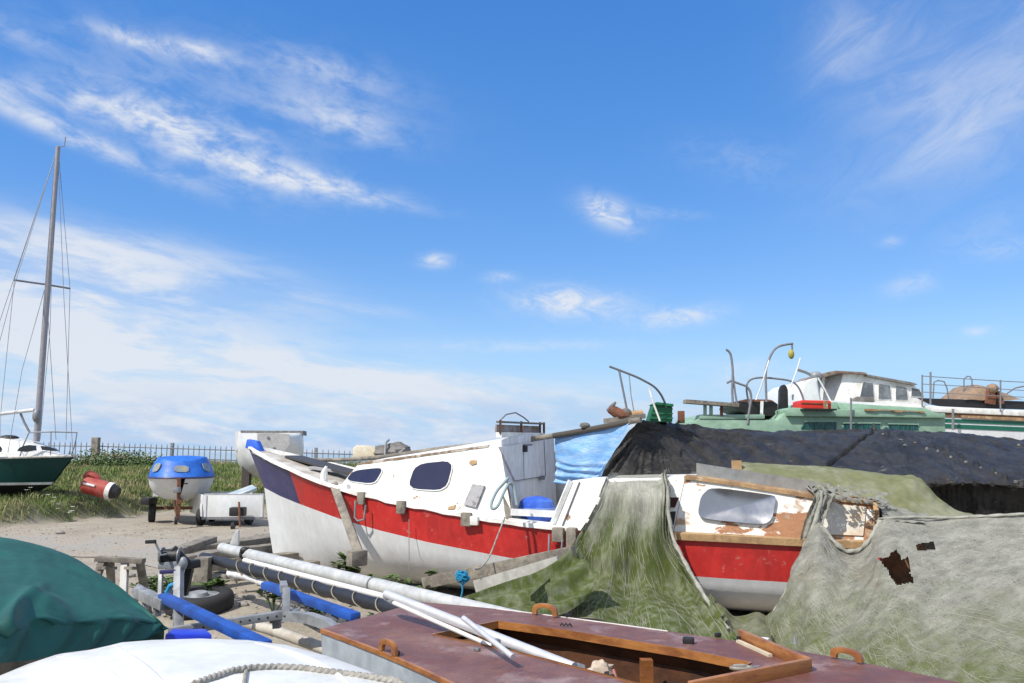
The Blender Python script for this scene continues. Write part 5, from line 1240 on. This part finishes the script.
t = thing('pole', 'thin white pole lying just below the thick aluminium pole', 'pole', PZ(470, 637, DZ+.02)); MB().tube([PZ(392, 602, .90), PZ(545, 670, DZ-.05)], .011, 10).build('tube', WHITE2, t); MB().tube([PZ(386,598,.9), PZ(394,602.5,.9)], .016, 10).build('end_cap', STEEL, t)
e_ = PZ(576, 668.6, DZ-.03); e2 = PZ(590, 673, DZ-.05)
solo(MB().tube([e_-(e2-e_)*.1, e_, lerp(e_, e2, .5), lerp(e_, e2, .5), e2], [.02,.026,.026,.012,.012], 12), 'pole_end', DSTEEL, 'dark end fitting at the cockpit end of the thick aluminium pole', 'fitting')
solo(MB().tube([PZ(463.5, 618, .93), PZ(513, 657, .85)], .0125, 12), 'tiller_bar', ALU, 'short aluminium bar crossing over the two long poles', 'bar')
q = PZ(496, 642.5, .86); solo(MB().box(q, (.035,.03,.03), rz=.5), 'clamp', DSTEEL, 'dark clamp where the short bar crosses the long poles', 'clamp', bev=.004)

# ------------------------------------------------------------------ timber pile, post, trestle, tyre
tim = [((165,552), (211,536), 10.8, 12.2, .13), ((168,558), (246,546), 10.3, 11.2, .14), ((178,548), (286,534), 11.6, 12.9, .12), ((206,543), (300,530), 12.2, 13.4, .12), ((186,553), (290,542), 11.3, 12.5, .13), ((190,561), (296,552), 10.6, 11.6, .14), ((232,568), (318,560), 10.3, 10.9, .15)]
for i, (a, b, ya, yb, th) in enumerate(tim):
    p, q = P(*a, ya), P(*b, yb)
    p.z = max(p.z, .12); q.z = max(q.z, .12)
    solo(MB().bar(p-V((0,0,th/2)), q-V((0,0,th/2)), .2, th), 'timber_baulk', WOODG, ['short stubby grey timber baulk at the left end of the pile', 'low front timber baulk under the stubby one', 'long thin grey baulk in the middle of the timber pile', 'topmost long baulk at the back of the timber pile', 'second baulk from the top of the timber pile', 'third baulk down behind the thick pale mast', 'lowest baulk of the pile nearest the white bow'][i], 'timber', group='grey timber baulks in a pile', bev=.02)
p = P(204, 555, 8.95); solo(MB().bar((p.x, p.y, -.02), (p.x, p.y, p.z-.02), .15, .15), 'wooden_post', WOODG, 'short grey wooden post holding up the end of the black wrapped mast', 'post', bev=.015)
p = P(214, 566, 9.2); solo(MB().bar((p.x, p.y, 0), (p.x, p.y, .3), .2, .2), 'wooden_block', mat('dark_block', (.06,.05,.04), .85), 'dark low block behind the short grey post', 'block', bev=.015)
# trestle
t = thing('trestle', 'old grey wooden trestle standing on the sand by the green cover', 'trestle', P(122, 618, 8.6))
y8 = 8.6
MB().bar(P(96.5,558.5,y8), P(144,561,y8), .10, .05).build('top_beam', WOODG, t, bev=.006)
for a, b, dy in (((103,560), (88,594), -.25), ((110,561), (113,612), .3), ((125,562), (123,614), -.25), ((140,562), (149,606), .3)):
    p, q = P(*a, y8), P(*b, y8+dy); q.z = hgt(q.x, q.y)-.02 if b[0] != 88 else q.z
    if b[0] == 88: q = p+(q-p)*1.6; q.z = 0
    MB().bar(p, q, .07, .05, up=(0,1,0)).build('leg', WOODG if a[0] != 125 else GREYP, t, bev=.005)
MB().bar(P(101,568,y8-.1), P(113,568,y8+.12), .09, .03).build('brace', WOODG, t); MB().bar(P(128,568,y8-.1), P(141,568.5,y8+.12), .09, .03).build('brace', WOODG, t)
# tyre lying flat
c = P(199, 601, 8.5); t = thing('tyre', 'black tyre on a pale rim lying flat on the sand behind the trailer', 'tyre', (c.x, c.y, c.z-.1))
n = 28; tl = V((.03,-.10,1)).normalized(); tu = V((1,0,-.03)).normalized(); tv = tl.cross(tu)
prof = [(-.085,.2), (-.095,.26), (-.08,.315), (-.04,.335), (.04,.335), (.08,.315), (.095,.26), (.085,.2)]
MB().grid([[c+tl*a+(tu*math.cos(2*math.pi*i/n)+tv*math.sin(2*math.pi*i/n))*r for i in range(n)] for a, r in prof+prof[:1]], closed=True).build('rubber', RUBBER, t, smooth=50)
MB().tube([c-tl*.06, c+tl*.055], .205, n).build('rim', STEEL, t); MB().tube([c+tl*.05, c+tl*.09], [.09,.075], 16).build('hub', STEEL, t)

# ------------------------------------------------------------------ launching trailer with blue bunks
t = TRL = thing('boat_trailer', 'galvanised boat trailer with bright blue padded bunks and a hand winch', 'trailer', P(220, 640, 5.6))
def T(px, py, Y): return P(px, py, Y)
def bunk(p, q, w, h, nm='padded_bunk'):
    b = MB().bar(p, q, w, h).build(nm, PADB, t, bev=.02); return b
bunk(T(163,597,6.1), T(266,646,4.75), .085, .06)
bunk(T(265,585,6.9), T(356,617,5.75), .085, .06)
MB().bar(T(352,617,5.78), T(360,640,5.8), .07, .09).build('bunk_bracket', BLACK, t, bev=.01)
MB().bar(T(329,619,5.95), T(337,622,5.95), .10, .05).build('bunk_bracket', DSTEEL, t)
def perf(p, q, w, h, nm, nh):
    b = MB().bar(p, q, w, h).build(nm, STEEL, t, bev=.004); d = (V(q)-V(p)); X = d.normalized(); Z = V((0,0,1))-X*X.z; Z.normalize(); Y = Z.cross(X)
    if Y.y > 0: Y = -Y
    hm = MB()
    for i in range(nh):
        c = lerp(V(p), V(q), (i+.7)/(nh+.4))+Y*(w/2+.001); hm.tube([c-Y*.002, c+Y*.001], .0075 if h < .07 else .011, 8)
    hm.build('bolt_hole', BLACK, b, weld=False); return b
perf(T(168,632,5.7), T(300,612,6.0), .05, .055, 'cross_beam', 14)
perf(T(286,616,5.95), T(286,588,6.0), .05, .06, 'upright', 4)
MB().bar(T(284,589,6.0), T(283,584,6.45), .05, .05).build('bunk_arm', STEEL, t)
MB().tube([T(272,618,6.0), T(290,616,5.95), T(310,618,5.85), T(327,624,5.75), T(337,632,5.65), T(341,646,5.6)], [.045]*6, 4).build('curved_mudguard', STEEL, t)
MB().bar(T(276,611,6.0), T(277,628,6.0), .05, .05).build('bracket', DSTEEL, t)
perf(T(178,634,5.75), T(178,608,5.85), .06, .055, 'upright', 4)
MB().bar(T(179,565,6.3), T(178,632,5.85), .055, .055, up=(0,1,0)).build('winch_post', STEEL, t, bev=.006)
MB().bar(T(161,572,6.3), T(160,600,6.2), .03, .03, up=(0,1,0)).build('guide_post', STEEL, t, bev=.005)
MB().bar(T(160,565.5,6.3), T(184,563.5,6.3), .08, .05).build('winch_plate', STEEL, t, bev=.006)
MB().bar(T(160,572,6.25), T(182,571,6.25), .04, .028).build('blue_roller', NAVY, t, bev=.008)
w_ = T(170, 556, 6.3)
MB().tube([w_+V((-.05,0,0)), w_+V((.06,0,0))], .05, 16).build('winch_drum', BLACK, t)
for dx in (-.06,.07): MB().tube([w_+V((dx,0,0)), w_+V((dx+.008,0,0))], .065, 16).build('winch_cheek', DSTEEL, t)
MB().tube([w_+V((.0,-.06,.02)), T(161,555,6.2), T(155.5,543,6.2)], .008, 8).build('crank', STEEL, t)
MB().bar(T(145.5,542,6.2), T(156,541.5,6.2), .026, .026).build('crank_grip', RUBBER, t, bev=.006)
MB().bar(T(173,548,6.3), T(190,565,6.35), .06, .05).build('strap_arm', BLACK, t, bev=.006)
MB().bar(T(176,567,6.3), T(200,563,6.4), .06, .06).build('bow_stop', BLACK, t, bev=.01)
MB().bar(T(191,563,6.4), T(184,595,6.4), .05, .05, up=(0,1,0)).build('brace', BLACK, t)
MB().ball(T(183,563.5,6.27), (.035,.03,.05), 10, 8).build('clamp', STEEL, t)
MB().bar(T(138,592,6.5), T(166,605,6.0), .08, .075).build('drawbar', STEEL, t, bev=.006)
MB().tube([T(134,591,6.55), T(139,590.5,6.5), T(144,593,6.4)], [.02,.045,.03], 10).build('coupling', STEEL, t)
MB().tube([T(144,596,6.35), T(146,612,6.35)], .022, 8).build('jockey_leg', STEEL, t); MB().tube([T(157,600,6.15), T(157,616,6.15)], .03, 8).build('jockey_leg', DSTEEL, t)
pth = [T(168,596,6.35)+V((.06*math.cos(a), .03, .05*math.sin(a)-.0)) for a in np.linspace(.3, 3.4, 12)]
solo(MB().tube([T(166,599,6.4), T(167,592,6.4), T(170,586,6.4), T(175,584,6.4)], .018, 8), 'hose', mat('sky_blue_hose', (.03,.3,.6), .5), 'short light blue hose looped behind the winch post', 'hose')
solo(MB().tube([T(133,599,6.5), T(137,601,6.45), T(139,598,6.45)], .012, 8), 'strap', mat('yellow_strap', (.6,.4,.03), .6), 'small yellow strap under the trailer coupling', 'strap')
solo(MB().tube(smoothpath([PZ(240,622,.34), PZ(270,629,.36), PZ(300,640,.36), PZ(345,656,.34)], 20), .04, 12), 'pipe', mat('old_pipe', (.5,.47,.4), .6, col2=(.4,.36,.3), sc=5), 'cream plastic pipe lying under the trailer beside the white hull', 'pipe')
t = thing('blue_box', 'bright blue lidded plastic box standing behind the white upturned hull', 'box', T(190, 648, 4.9))
q = [PZ(167,634.5,.60), PZ(176,628.5,.62), PZ(209,633,.60), PZ(211,640,.60)]
q = [PZ(166,634,.72), PZ(173,628.5,.72), PZ(205,628.5,.72), PZ(211,634,.72)]
MB().prism([p-V((0,0,.05)) for p in q], V((0,0,-.35))).build('body', BLUEP, t, bev=.012)
cq = sum(q, V())/4; MB().prism([cq+(p-cq)*1.05-V((0,0,.045)) for p in q], V((0,0,.045))).build('lid', BLUEP, t, bev=.012)

# ------------------------------------------------------------------ upturned white hull
ctr = V((-.95, 2.55, 0))
crest = [(-70,690,3.1), (-30,684,3.25), (0,675.5,3.35), (28,664,3.45), (55,655,3.52), (85,651,3.6), (108,646,3.65), (118,643.5,3.68), (150,641,3.72), (200,639.5,3.74), (250,641,3.72), (290,646,3.64), (330,656.5,3.5), (368,670,3.3), (402,685,3.08), (430,700,2.85)]
o1 = [P(x, y, Y) for x, y, Y in crest]
right = o1[-1]; left = o1[0]
back = [V((lerp(right.x, left.x, f)+.12*math.sin(f*3.1), lerp(right.y, left.y, f)-1.45*math.sin(math.pi*f)**.5, .78)) for f in np.linspace(.08, .92, 14)]
loop = o1+back
def rg(f, dz): 
    return [V((lerp(ctr.x, p.x, f), lerp(ctr.y, p.y, f), p.z+dz)) for p in loop]
rows = [[V((lerp(ctr.x, p.x, 1.10), lerp(ctr.y, p.y, 1.10), .30)) for p in loop], [V((lerp(ctr.x, p.x, 1.07), lerp(ctr.y, p.y, 1.07), p.z-.16)) for p in loop], rg(1.025, -.05), rg(1.0, 0), rg(.93, .022), rg(.8, .04), rg(.5, .06), rg(.2, .07)]
t = thing('upturned_dinghy', 'white hull of a dinghy lying upside down in front of the green cover', 'boat', ctr)
mb = UH = MB().grid(rows, closed=True); k = len(mb.v); mb.f.append(tuple(range(k-len(loop), k))); mb.m.append(0)
mb.build('hull', WHITE2, t, smooth=60)
gun = MB(); gun.grid([[V((lerp(ctr.x, p.x, f), lerp(ctr.y, p.y, f), z)) for p in loop] for f, z in ((1.10,.26), (1.13,.26), (1.13,.30), (1.10,.305))], closed=True)
gun.build('gunwale', LBLUE, t)
# short trestle blocks that carry it
for x, y in ((-1.5,2.9), (-.3,2.6)): solo(MB().box((x, y, .13), (.2,.6,.28)), 'timber_block', WOODG, 'grey timber block under the white upturned hull', 'block', group='blocks under the upturned hull', bev=.01)
from mathutils.bvhtree import BVHTree
bvh = BVHTree.FromPolygons([tuple(p) for p in UH.v], UH.f)
def onhull(px, py, off):
    o = V((0,0,EYE)); d = (P(px, py, 3)-o).normalized(); h = bvh.ray_cast(o, d)
    return (h[0]-d*off) if h[0] else P(px, py, 3)
for rd in ([(114,645), (124,653), (140,664), (156,676), (170,689)], [(57,656.5), (80,661), (100,668), (118,678), (130,688)], [(255,643), (285,651), (312,661), (335,672), (352,686)]):
    MB().tube(smoothpath([onhull(x, y, -.004) for x, y in rd], 24), [.003+.010*math.sin(math.pi*i/23) for i in range(24)], 10).build('moulded_ridge', WHITE2, t, smooth=80)
rp = [onhull(x, y, .016) for x, y in ((176,694), (196,684), (213,678), (232,671.5), (250,668.5), (275,667.5), (300,668.5), (330,672.5), (360,676.5), (395,681))]
rp += [rp[-1]+(rp[-1]-rp[-2])*1.0+V((0,0,-.05))]
solo(MB().tube(smoothpath(rp, 260), .013, 15, lobes=3, twist=.33), 'rope', ROPEG, 'thick grey twisted rope lying across the white upturned hull', 'rope', smooth=80)
solo(MB().tube([onhull(246,670,.012), onhull(245,677,.008), onhull(243,690,.008)], .007, 8), 'lashing', ROPEG, 'thin grey lashing hanging from the thick twisted rope', 'lashing')

# ------------------------------------------------------------------ dinghy under the teal canvas
t = thing('covered_dinghy', 'dinghy under a creased teal green canvas cover at the edge of the yard', 'boat', (-2.6, 4.7, 0))
top = [(-140,522,5.6), (-60,530,5.55), (0,537,5.45), (40,545.5,5.4), (72,557,5.3), (100,575,5.1), (131,598,4.9), (157,620,4.72), (164.5,628,4.64)]
fld = [(-140,618,3.3), (-60,620,3.4), (0,622,3.6), (32,612,3.85), (62,618,4.0), (95,617,4.2), (125,617,4.4), (155,622,4.6), (163,629,4.62)]
bt = [(-140,690,3.15), (-60,680,3.25), (0,664,3.5), (32,660,3.75), (62,655,3.92), (95,648,4.12), (125,642,4.34), (145,637.5,4.52), (158,633,4.6)]
T0 = [P(*x) for x in top]; T1 = [P(*x) for x in fld]; T2 = [P(*x) for x in bt]
far_ = lambda p, d, dz: V((p.x*(1+d/p.y), p.y+d, p.z+dz))
Tb = [far_(p, .4, -.22) for p in T0]; Tc = [far_(p, .5, -.5) for p in T0]
Tm1 = [lerp(a, b, .33)+V((0,0,.0)) for a, b in zip(T0, T1)]; Tm2 = [lerp(a, b, .68)+V((0,0,.0)) for a, b in zip(T0, T1)]
Tn = [lerp(a, b, .35)+V((.02,.05,0)) for a, b in zip(T1, T2)]
ctl = [Tc, Tb, T0, Tm1, Tm2, T1, Tn, T2]
def foldG(u, v, p):
    x, y = proj(p); f = .009*nzf(u,v,5,4,2)+.004*nzf(u,v,22,14,3)
    s = sm((v-.66)*5); e_ = sm((.93-u)*12); f = f*e_+s*e_*.018*math.sin(u*38+5*v+3*nzf(u,v,3,2,5))
    for cx, cy, sl, w, h in ((22,605,-.9,6,.03), (45,602,.3,7,.035), (55,612,.55,5,.02), (8,622,-1.5,6,.04)):
        d = (x-cx)*(-sl)+(y-cy); d /= math.sqrt(1+sl*sl); al = math.hypot(x-cx, y-cy); f += h*math.exp(-(d/w)**2)*math.exp(-(al/26)**2)
    return f
cloth(ctl, 110, 130, foldG, 'canvas_cover', GREENC, par=t)
hr = MB(); 
hr.grid([[lerp(p, q, .3)+V((-.1,.05,-.02)) for p, q in zip(T2, Tc)], [lerp(p, q, .35)+V((-.1,.05,-.3)) for p, q in zip(T2, Tc)], [V((*lerp(p, q, .5).to_tuple()[:2], .06))+V((-.15,0,0)) for p, q in zip(T2, Tc)], [V((*lerp(p, q, .62).to_tuple()[:2], .06))+V((-.15,0,0)) for p, q in zip(T2, Tc)], [V((*lerp(p, q, .9).to_tuple()[:2], .5)) for p, q in zip(T2, Tc)], [lerp(p, q, .96)+V((0,0,-.02)) for p, q in zip(T2, Tc)]])
hr.build('hull', GREYB, t)

# ------------------------------------------------------------------ weeds and stones
wl = [(349,560,9.5,.42,14,.16,'tall leafy weed growing beside the leaning prop'), (283,566,10.2,.22,9,.2,'low green weed under the white bow'), (390,583,9.0,.28,11,.25,'broad weed growing between the mast and the hull'), (408,588,8.9,.22,9,.2,'small weed beside the broad one by the white hull'), (432,577,9.2,.3,4,.05,'single thin stalk standing before the white hull'), (214,588,8.8,.28,12,.25,'grassy weed tuft growing by the short grey post'), (275,583,8.3,.34,8,.18,'weed showing between the two masts near the sand'), (318,585,8.0,.26,7,.15,'weed poking out between mast and black sleeve'), (372,596,7.4,.26,7,.15,'weed poking out nearest the end of the black sleeve'), (352,604,6.9,.2,6,.14,'small weed below the black sleeve'), (500,575,8.7,.24,9,.22,'dark weed growing behind the pale board'), (155,590,9.6,.3,14,.3,'green weed patch behind the trailer winch'), (172,584,9.9,.26,12,.3,'second green weed patch behind the trailer winch'), (238,640,6.4,.14,6,.1,'tiny weed by the cream pipe'), (742,643,6.9,.2,6,.1,'weed stalk between the two nets'), (575,634,6.6,.2,6,.1,'weed at the foot of the mossy net')]
for px, py, Y, h, n, sp, lb in wl:
    p = P(px, py, Y); weed(V((p.x, p.y, hgt(p.x, p.y))), h, n, sp, lb)
for i, (px, py, r_) in enumerate([(228,600,.06), (250,607,.045), (262,598,.05), (243,618,.04), (300,622,.05), (222,575,.07), (290,600,.05), (130,575,.06), (60,532,.07)]):
    p = PZ(px, py, .05); solo(MB().ball((p.x, p.y, hgt(p.x, p.y)+r_*.3), (r_*1.3, r_, r_*.7), 10, 7, jit=.5), 'stone', STONE, 'grey stone lying loose on the sand', 'stone', group='loose stones on the sand')
pb_ = MB()
for i in range(2600):
    if i < 1500: x, y = random.uniform(-7, 1.5), random.uniform(5.5, 11.5)
    else: x, y = random.uniform(-14, -3), random.uniform(11, 20)
    r_ = random.uniform(.006, .02)*(1.6 if i % 17 == 0 else 1); z = hgt(x, y)+.012+r_*.3
    a_ = random.uniform(0, 6.28); q = [V((x+r_*math.cos(a_+k)*random.uniform(.7,1.3), y+r_*math.sin(a_+k)*random.uniform(.7,1.3), z)) for k in (0,1.26,2.5,3.77,5.0)]
    k = len(pb_.v); pb_.add(q+[V((x, y, z+r_*.6)), V((x, y, z-r_*.8))], [(j, (j+1) % 5, 5) for j in range(5)]+[((j+1) % 5, j, 6) for j in range(5)])
tag(pb_.build('pebbles', STONE, weld=False), 'scattered small pebbles on the sand and track', 'pebbles', kind='stuff')
# small white flowers in the bank
for i in range(14):
    px, py = random.uniform(5, 75), random.uniform(492, 506); y = 21.0; p = P(px, py, y)
    z = hgt(p.x, y)+random.uniform(.2,.4)
    c = V((p.x, y, z)); mb = MB()
    for k in range(7):
        a = 6.28*k/7; d = V((math.cos(a), math.sin(a), .25)); s_ = V((-math.sin(a), math.cos(a), 0))*.02; mb.add([c, c+d*.04+s_, c+d*.07, c+d*.04-s_], [(0,1,2,3)])
    mb.tube([c, V((c.x, c.y, hgt(c.x, y)))], .004, 4, m=1)
    solo(mb, 'wild_flower', [FLOW, LEAF], 'small white wild flower in the grass below the yacht', 'flower', base=V((c.x, y, hgt(c.x, y))), group='white wild flowers on the bank', weld=False)

# ================================================================== light
SUN = V((-.54, -.46, .82)).normalized(); el = math.asin(SUN.z); az = math.atan2(SUN.x, SUN.y)
sd = bpy.data.lights.new('sun', 'SUN'); sd.energy = 3.6; sd.angle = R(.53); sd.color = (1, .935, .84)
so = bpy.data.objects.new('sun', sd); C.objects.link(so); so.rotation_euler = SUN.to_track_quat('Z', 'Y').to_euler(); so.location = (-20, -20, 40)
W = bpy.data.worlds.new('World'); S.world = W; W.use_nodes = True; nt = W.node_tree; N = nt.nodes; L = nt.links
bg = N['Background']; bg.inputs['Strength'].default_value = .105
sky = N.new('ShaderNodeTexSky'); sky.sky_type = 'NISHITA'; sky.sun_disc = False; sky.sun_elevation = el; sky.sun_rotation = az
sky.air_density = 1.0; sky.dust_density = 0; sky.ozone_density = 5; sky.altitude = 0
tc = N.new('ShaderNodeTexCoord'); sp = N.new('ShaderNodeSeparateXYZ'); L.new(tc.outputs['Generated'], sp.inputs[0])
def M_(op, a, b=None, c=None):
    n = N.new('ShaderNodeMath'); n.operation = op
    for i, x in enumerate((a, b, c)):
        if x is None: continue
        if isinstance(x, (int, float)): n.inputs[i].default_value = x
        else: L.new(x, n.inputs[i])
    return n.outputs[0]
X, Y_, Z = sp.outputs
azm = M_('ARCTAN2', X, Y_); elv = M_('ARCSINE', Z)
def dirof(px, py):
    p = P(px, py, 100)-V((0,0,EYE)); p.normalize(); return math.atan2(p.x, p.y), math.asin(p.z)
def blob(px, py, rx, ry, ang, amp, soft=1.0):
    a0, e0 = dirof(px, py); ca, sa = math.cos(R(ang)), math.sin(R(ang))
    dx = M_('SUBTRACT', azm, a0); dy = M_('SUBTRACT', elv, e0)
    u = M_('ADD', M_('MULTIPLY', dx, ca*F/rx), M_('MULTIPLY', dy, sa*F/rx)); v = M_('ADD', M_('MULTIPLY', dx, -sa*F/ry), M_('MULTIPLY', dy, ca*F/ry))
    d = M_('ADD', M_('MULTIPLY', u, u), M_('MULTIPLY', v, v))
    return M_('MULTIPLY', M_('POWER', 2.718, M_('MULTIPLY', d, -soft)), amp)
def cnoise(scale, stretch, ang, det=8, rough=.6, dist=.6, seed=0):
    cb = N.new('ShaderNodeCombineXYZ'); L.new(azm, cb.inputs[0]); L.new(elv, cb.inputs[1]); cb.inputs[2].default_value = seed
    mp = N.new('ShaderNodeMapping'); mp.inputs['Rotation'].default_value = (0,0,R(ang)); L.new(cb.outputs[0], mp.inputs[0])
    m2 = N.new('ShaderNodeMapping'); m2.inputs['Scale'].default_value = (1, stretch, 1); L.new(mp.outputs[0], m2.inputs[0])
    n = N.new('ShaderNodeTexNoise'); n.inputs['Scale'].default_value = scale; n.inputs['Detail'].default_value = det; n.inputs['Roughness'].default_value = rough; n.inputs['Distortion'].default_value = dist
    L.new(m2.outputs[0], n.inputs[0]); return n.outputs[0]
def mr(x, a, b, c=0, d=1):
    r = N.new('ShaderNodeMapRange'); r.interpolation_type = 'SMOOTHSTEP'; r.inputs[1].default_value = a; r.inputs[2].default_value = b; r.inputs[3].default_value = c; r.inputs[4].default_value = d; L.new(x, r.inputs[0]); return r.outputs[0]
def addall(l):
    o = l[0]
    for x in l[1:]: o = M_('ADD', o, x)
    return o
# wispy cirrus over the left, high haze on the right, small puffs low in the middle
cir = addall([blob(60,130,95,9,-16,.85), blob(120,112,80,12,-4,.75), blob(190,130,90,20,-14,.62), blob(225,165,70,22,-14,.5), blob(300,180,90,11,-9,.8), blob(150,44,50,7,-5,.85), blob(205,50,30,7,-8,.6), blob(330,70,60,14,-8,.35), blob(345,122,55,15,-12,.5), blob(310,95,110,36,-6,.26), blob(330,186,70,9,-10,.45), blob(8,30,30,9,-10,.3), blob(5,87,24,7,0,.35), blob(130,70,110,40,-10,.16)])
n1 = cnoise(8, 2.6, 9, 10, .68, 1.0, 1); n1b = cnoise(26, 2.0, 8, 6, .6, .4, 3)
cir = M_('MULTIPLY', cir, mr(M_('ADD', M_('MULTIPLY', n1, .5), M_('MULTIPLY', n1b, .5)), .37, .64, .12, 1.1))
low = addall([blob(-70,265,230,42,-7,.75), blob(30,330,240,54,-7,1.0), blob(250,368,320,17,-5,.95), blob(60,245,160,16,-6,.5), blob(150,248,110,14,-6,.4), blob(430,380,210,11,-3,.55), blob(335,304,60,6,-6,.6), blob(170,285,120,12,-7,.3), blob(250,435,440,40,0,.75), blob(560,425,240,26,0,.6), blob(20,420,280,50,0,.55)])
n2 = cnoise(5, 4.2, 7, 10, .62, .6, 5)
low = M_('MULTIPLY', low, M_('MULTIPLY', mr(M_('ADD', M_('MULTIPLY', n2, .7), M_('MULTIPLY', cnoise(17, 4.5, 6, 8, .62, .5, 33), .3)), .38, .62, .3, 1.12), .95))
puff = addall([blob(612,214,30,13,-22,.95), blob(600,207,14,8,-40,.5), blob(572,304,55,14,-4,1.0), blob(560,297,20,10,0,.5), blob(678,318,38,9,6,.95), blob(436,261,15,7,0,.9), blob(500,277,16,5,0,.5), blob(672,213,30,5,-8,.25), blob(910,285,22,9,8,.42), blob(980,331,12,4,0,.75), blob(890,242,9,5,0,.4), blob(740,160,60,20,-15,.16), blob(520,346,120,6,0,.38), blob(1010,248,30,9,5,.3), blob(985,228,40,14,20,.16), blob(722,366,60,8,0,.35), blob(750,380,60,12,0,.3)])
n3 = cnoise(30, 1.8, 4, 10, .66, .9, 9)
puff = M_('MULTIPLY', puff, mr(n3, .33, .66, .2, 1.0))
hz = addall([blob(845,42,28,40,-35,.34), blob(900,60,90,60,-40,.2), blob(980,110,130,50,28,.26), blob(1010,60,120,80,20,.22), blob(950,140,90,14,22,.2)])
n4 = cnoise(9, 2.6, -28, 10, .68, 1.0, 12)
hz = M_('MULTIPLY', hz, mr(n4, .3, .72, .3, .95))
n9 = cnoise(2.6, 1.6, 10, 8, .6, .6, 41)
fill_clouds = M_('MAXIMUM', mr(elv, .62, .85), mr(Y_, .55, .1)); fill_clouds = M_('MULTIPLY', fill_clouds, mr(n9, .34, .58, .25, .95))  # unseen cloud added overhead and behind the camera to whiten the ambient light
den = addall([cir, low, puff, hz, fill_clouds]); den = M_('MINIMUM', den, 1.0)
den = M_('MULTIPLY', den, .92)
sh = mr(cnoise(8, 3.5, 4, 6, .6, .3, 21), .4, .65); lowm = addall([blob(330,428,460,30,0,.9), blob(620,412,160,22,0,.9), blob(120,425,260,22,0,.6)])
ccol = N.new('ShaderNodeMix'); ccol.data_type = 'RGBA'; L.new(M_('MINIMUM', M_('MULTIPLY', sh, lowm), 1.0), ccol.inputs[0])
KC = 1.0/.105/2**.45
ccol.inputs[6].default_value = (.77*KC, .815*KC, .89*KC, 1); ccol.inputs[7].default_value = (.56*KC, .66*KC, .84*KC, 1)
mxs = N.new('ShaderNodeMix'); mxs.data_type = 'RGBA'; L.new(den, mxs.inputs[0]); 
EXPO = .45; BS = .105
m1 = N.new('ShaderNodeMix'); m1.data_type = 'RGBA'; m1.blend_type = 'MULTIPLY'; m1.inputs[0].default_value = 1; L.new(sky.outputs[0], m1.inputs[6]); m1.inputs[7].default_value = (BS,BS,BS,1)
gm = N.new('ShaderNodeGamma'); gm.inputs[1].default_value = .51; L.new(m1.outputs[2], gm.inputs[0])
hs_ = N.new('ShaderNodeHueSaturation'); hs_.inputs['Hue'].default_value = .5165; hs_.inputs['Saturation'].default_value = 1.84; hs_.inputs['Value'].default_value = 1.21/BS/2**EXPO; L.new(gm.outputs[0], hs_.inputs['Color'])
hzm = N.new('ShaderNodeMix'); hzm.data_type = 'RGBA'; L.new(mr(elv, .0, .17, 1, 0), hzm.inputs[0]); L.new(hs_.outputs[0], hzm.inputs[6]); hzm.inputs[7].default_value = (.33/BS/2**EXPO, .59/BS/2**EXPO, .92/BS/2**EXPO, 1)
L.new(hzm.outputs[2], mxs.inputs[6]); L.new(ccol.outputs[2], mxs.inputs[7])
L.new(mxs.outputs[2], bg.inputs['Color'])
S.view_settings.view_transform = 'Standard'; S.view_settings.look = 'None'; S.view_settings.exposure = EXPO; S.view_settings.gamma = 1
S.render.engine = 'CYCLES'; S.cycles.max_bounces = 6; S.cycles.transparent_max_bounces = 12; S.cycles.use_denoising = True
S.cycles.sample_clamp_indirect = 4
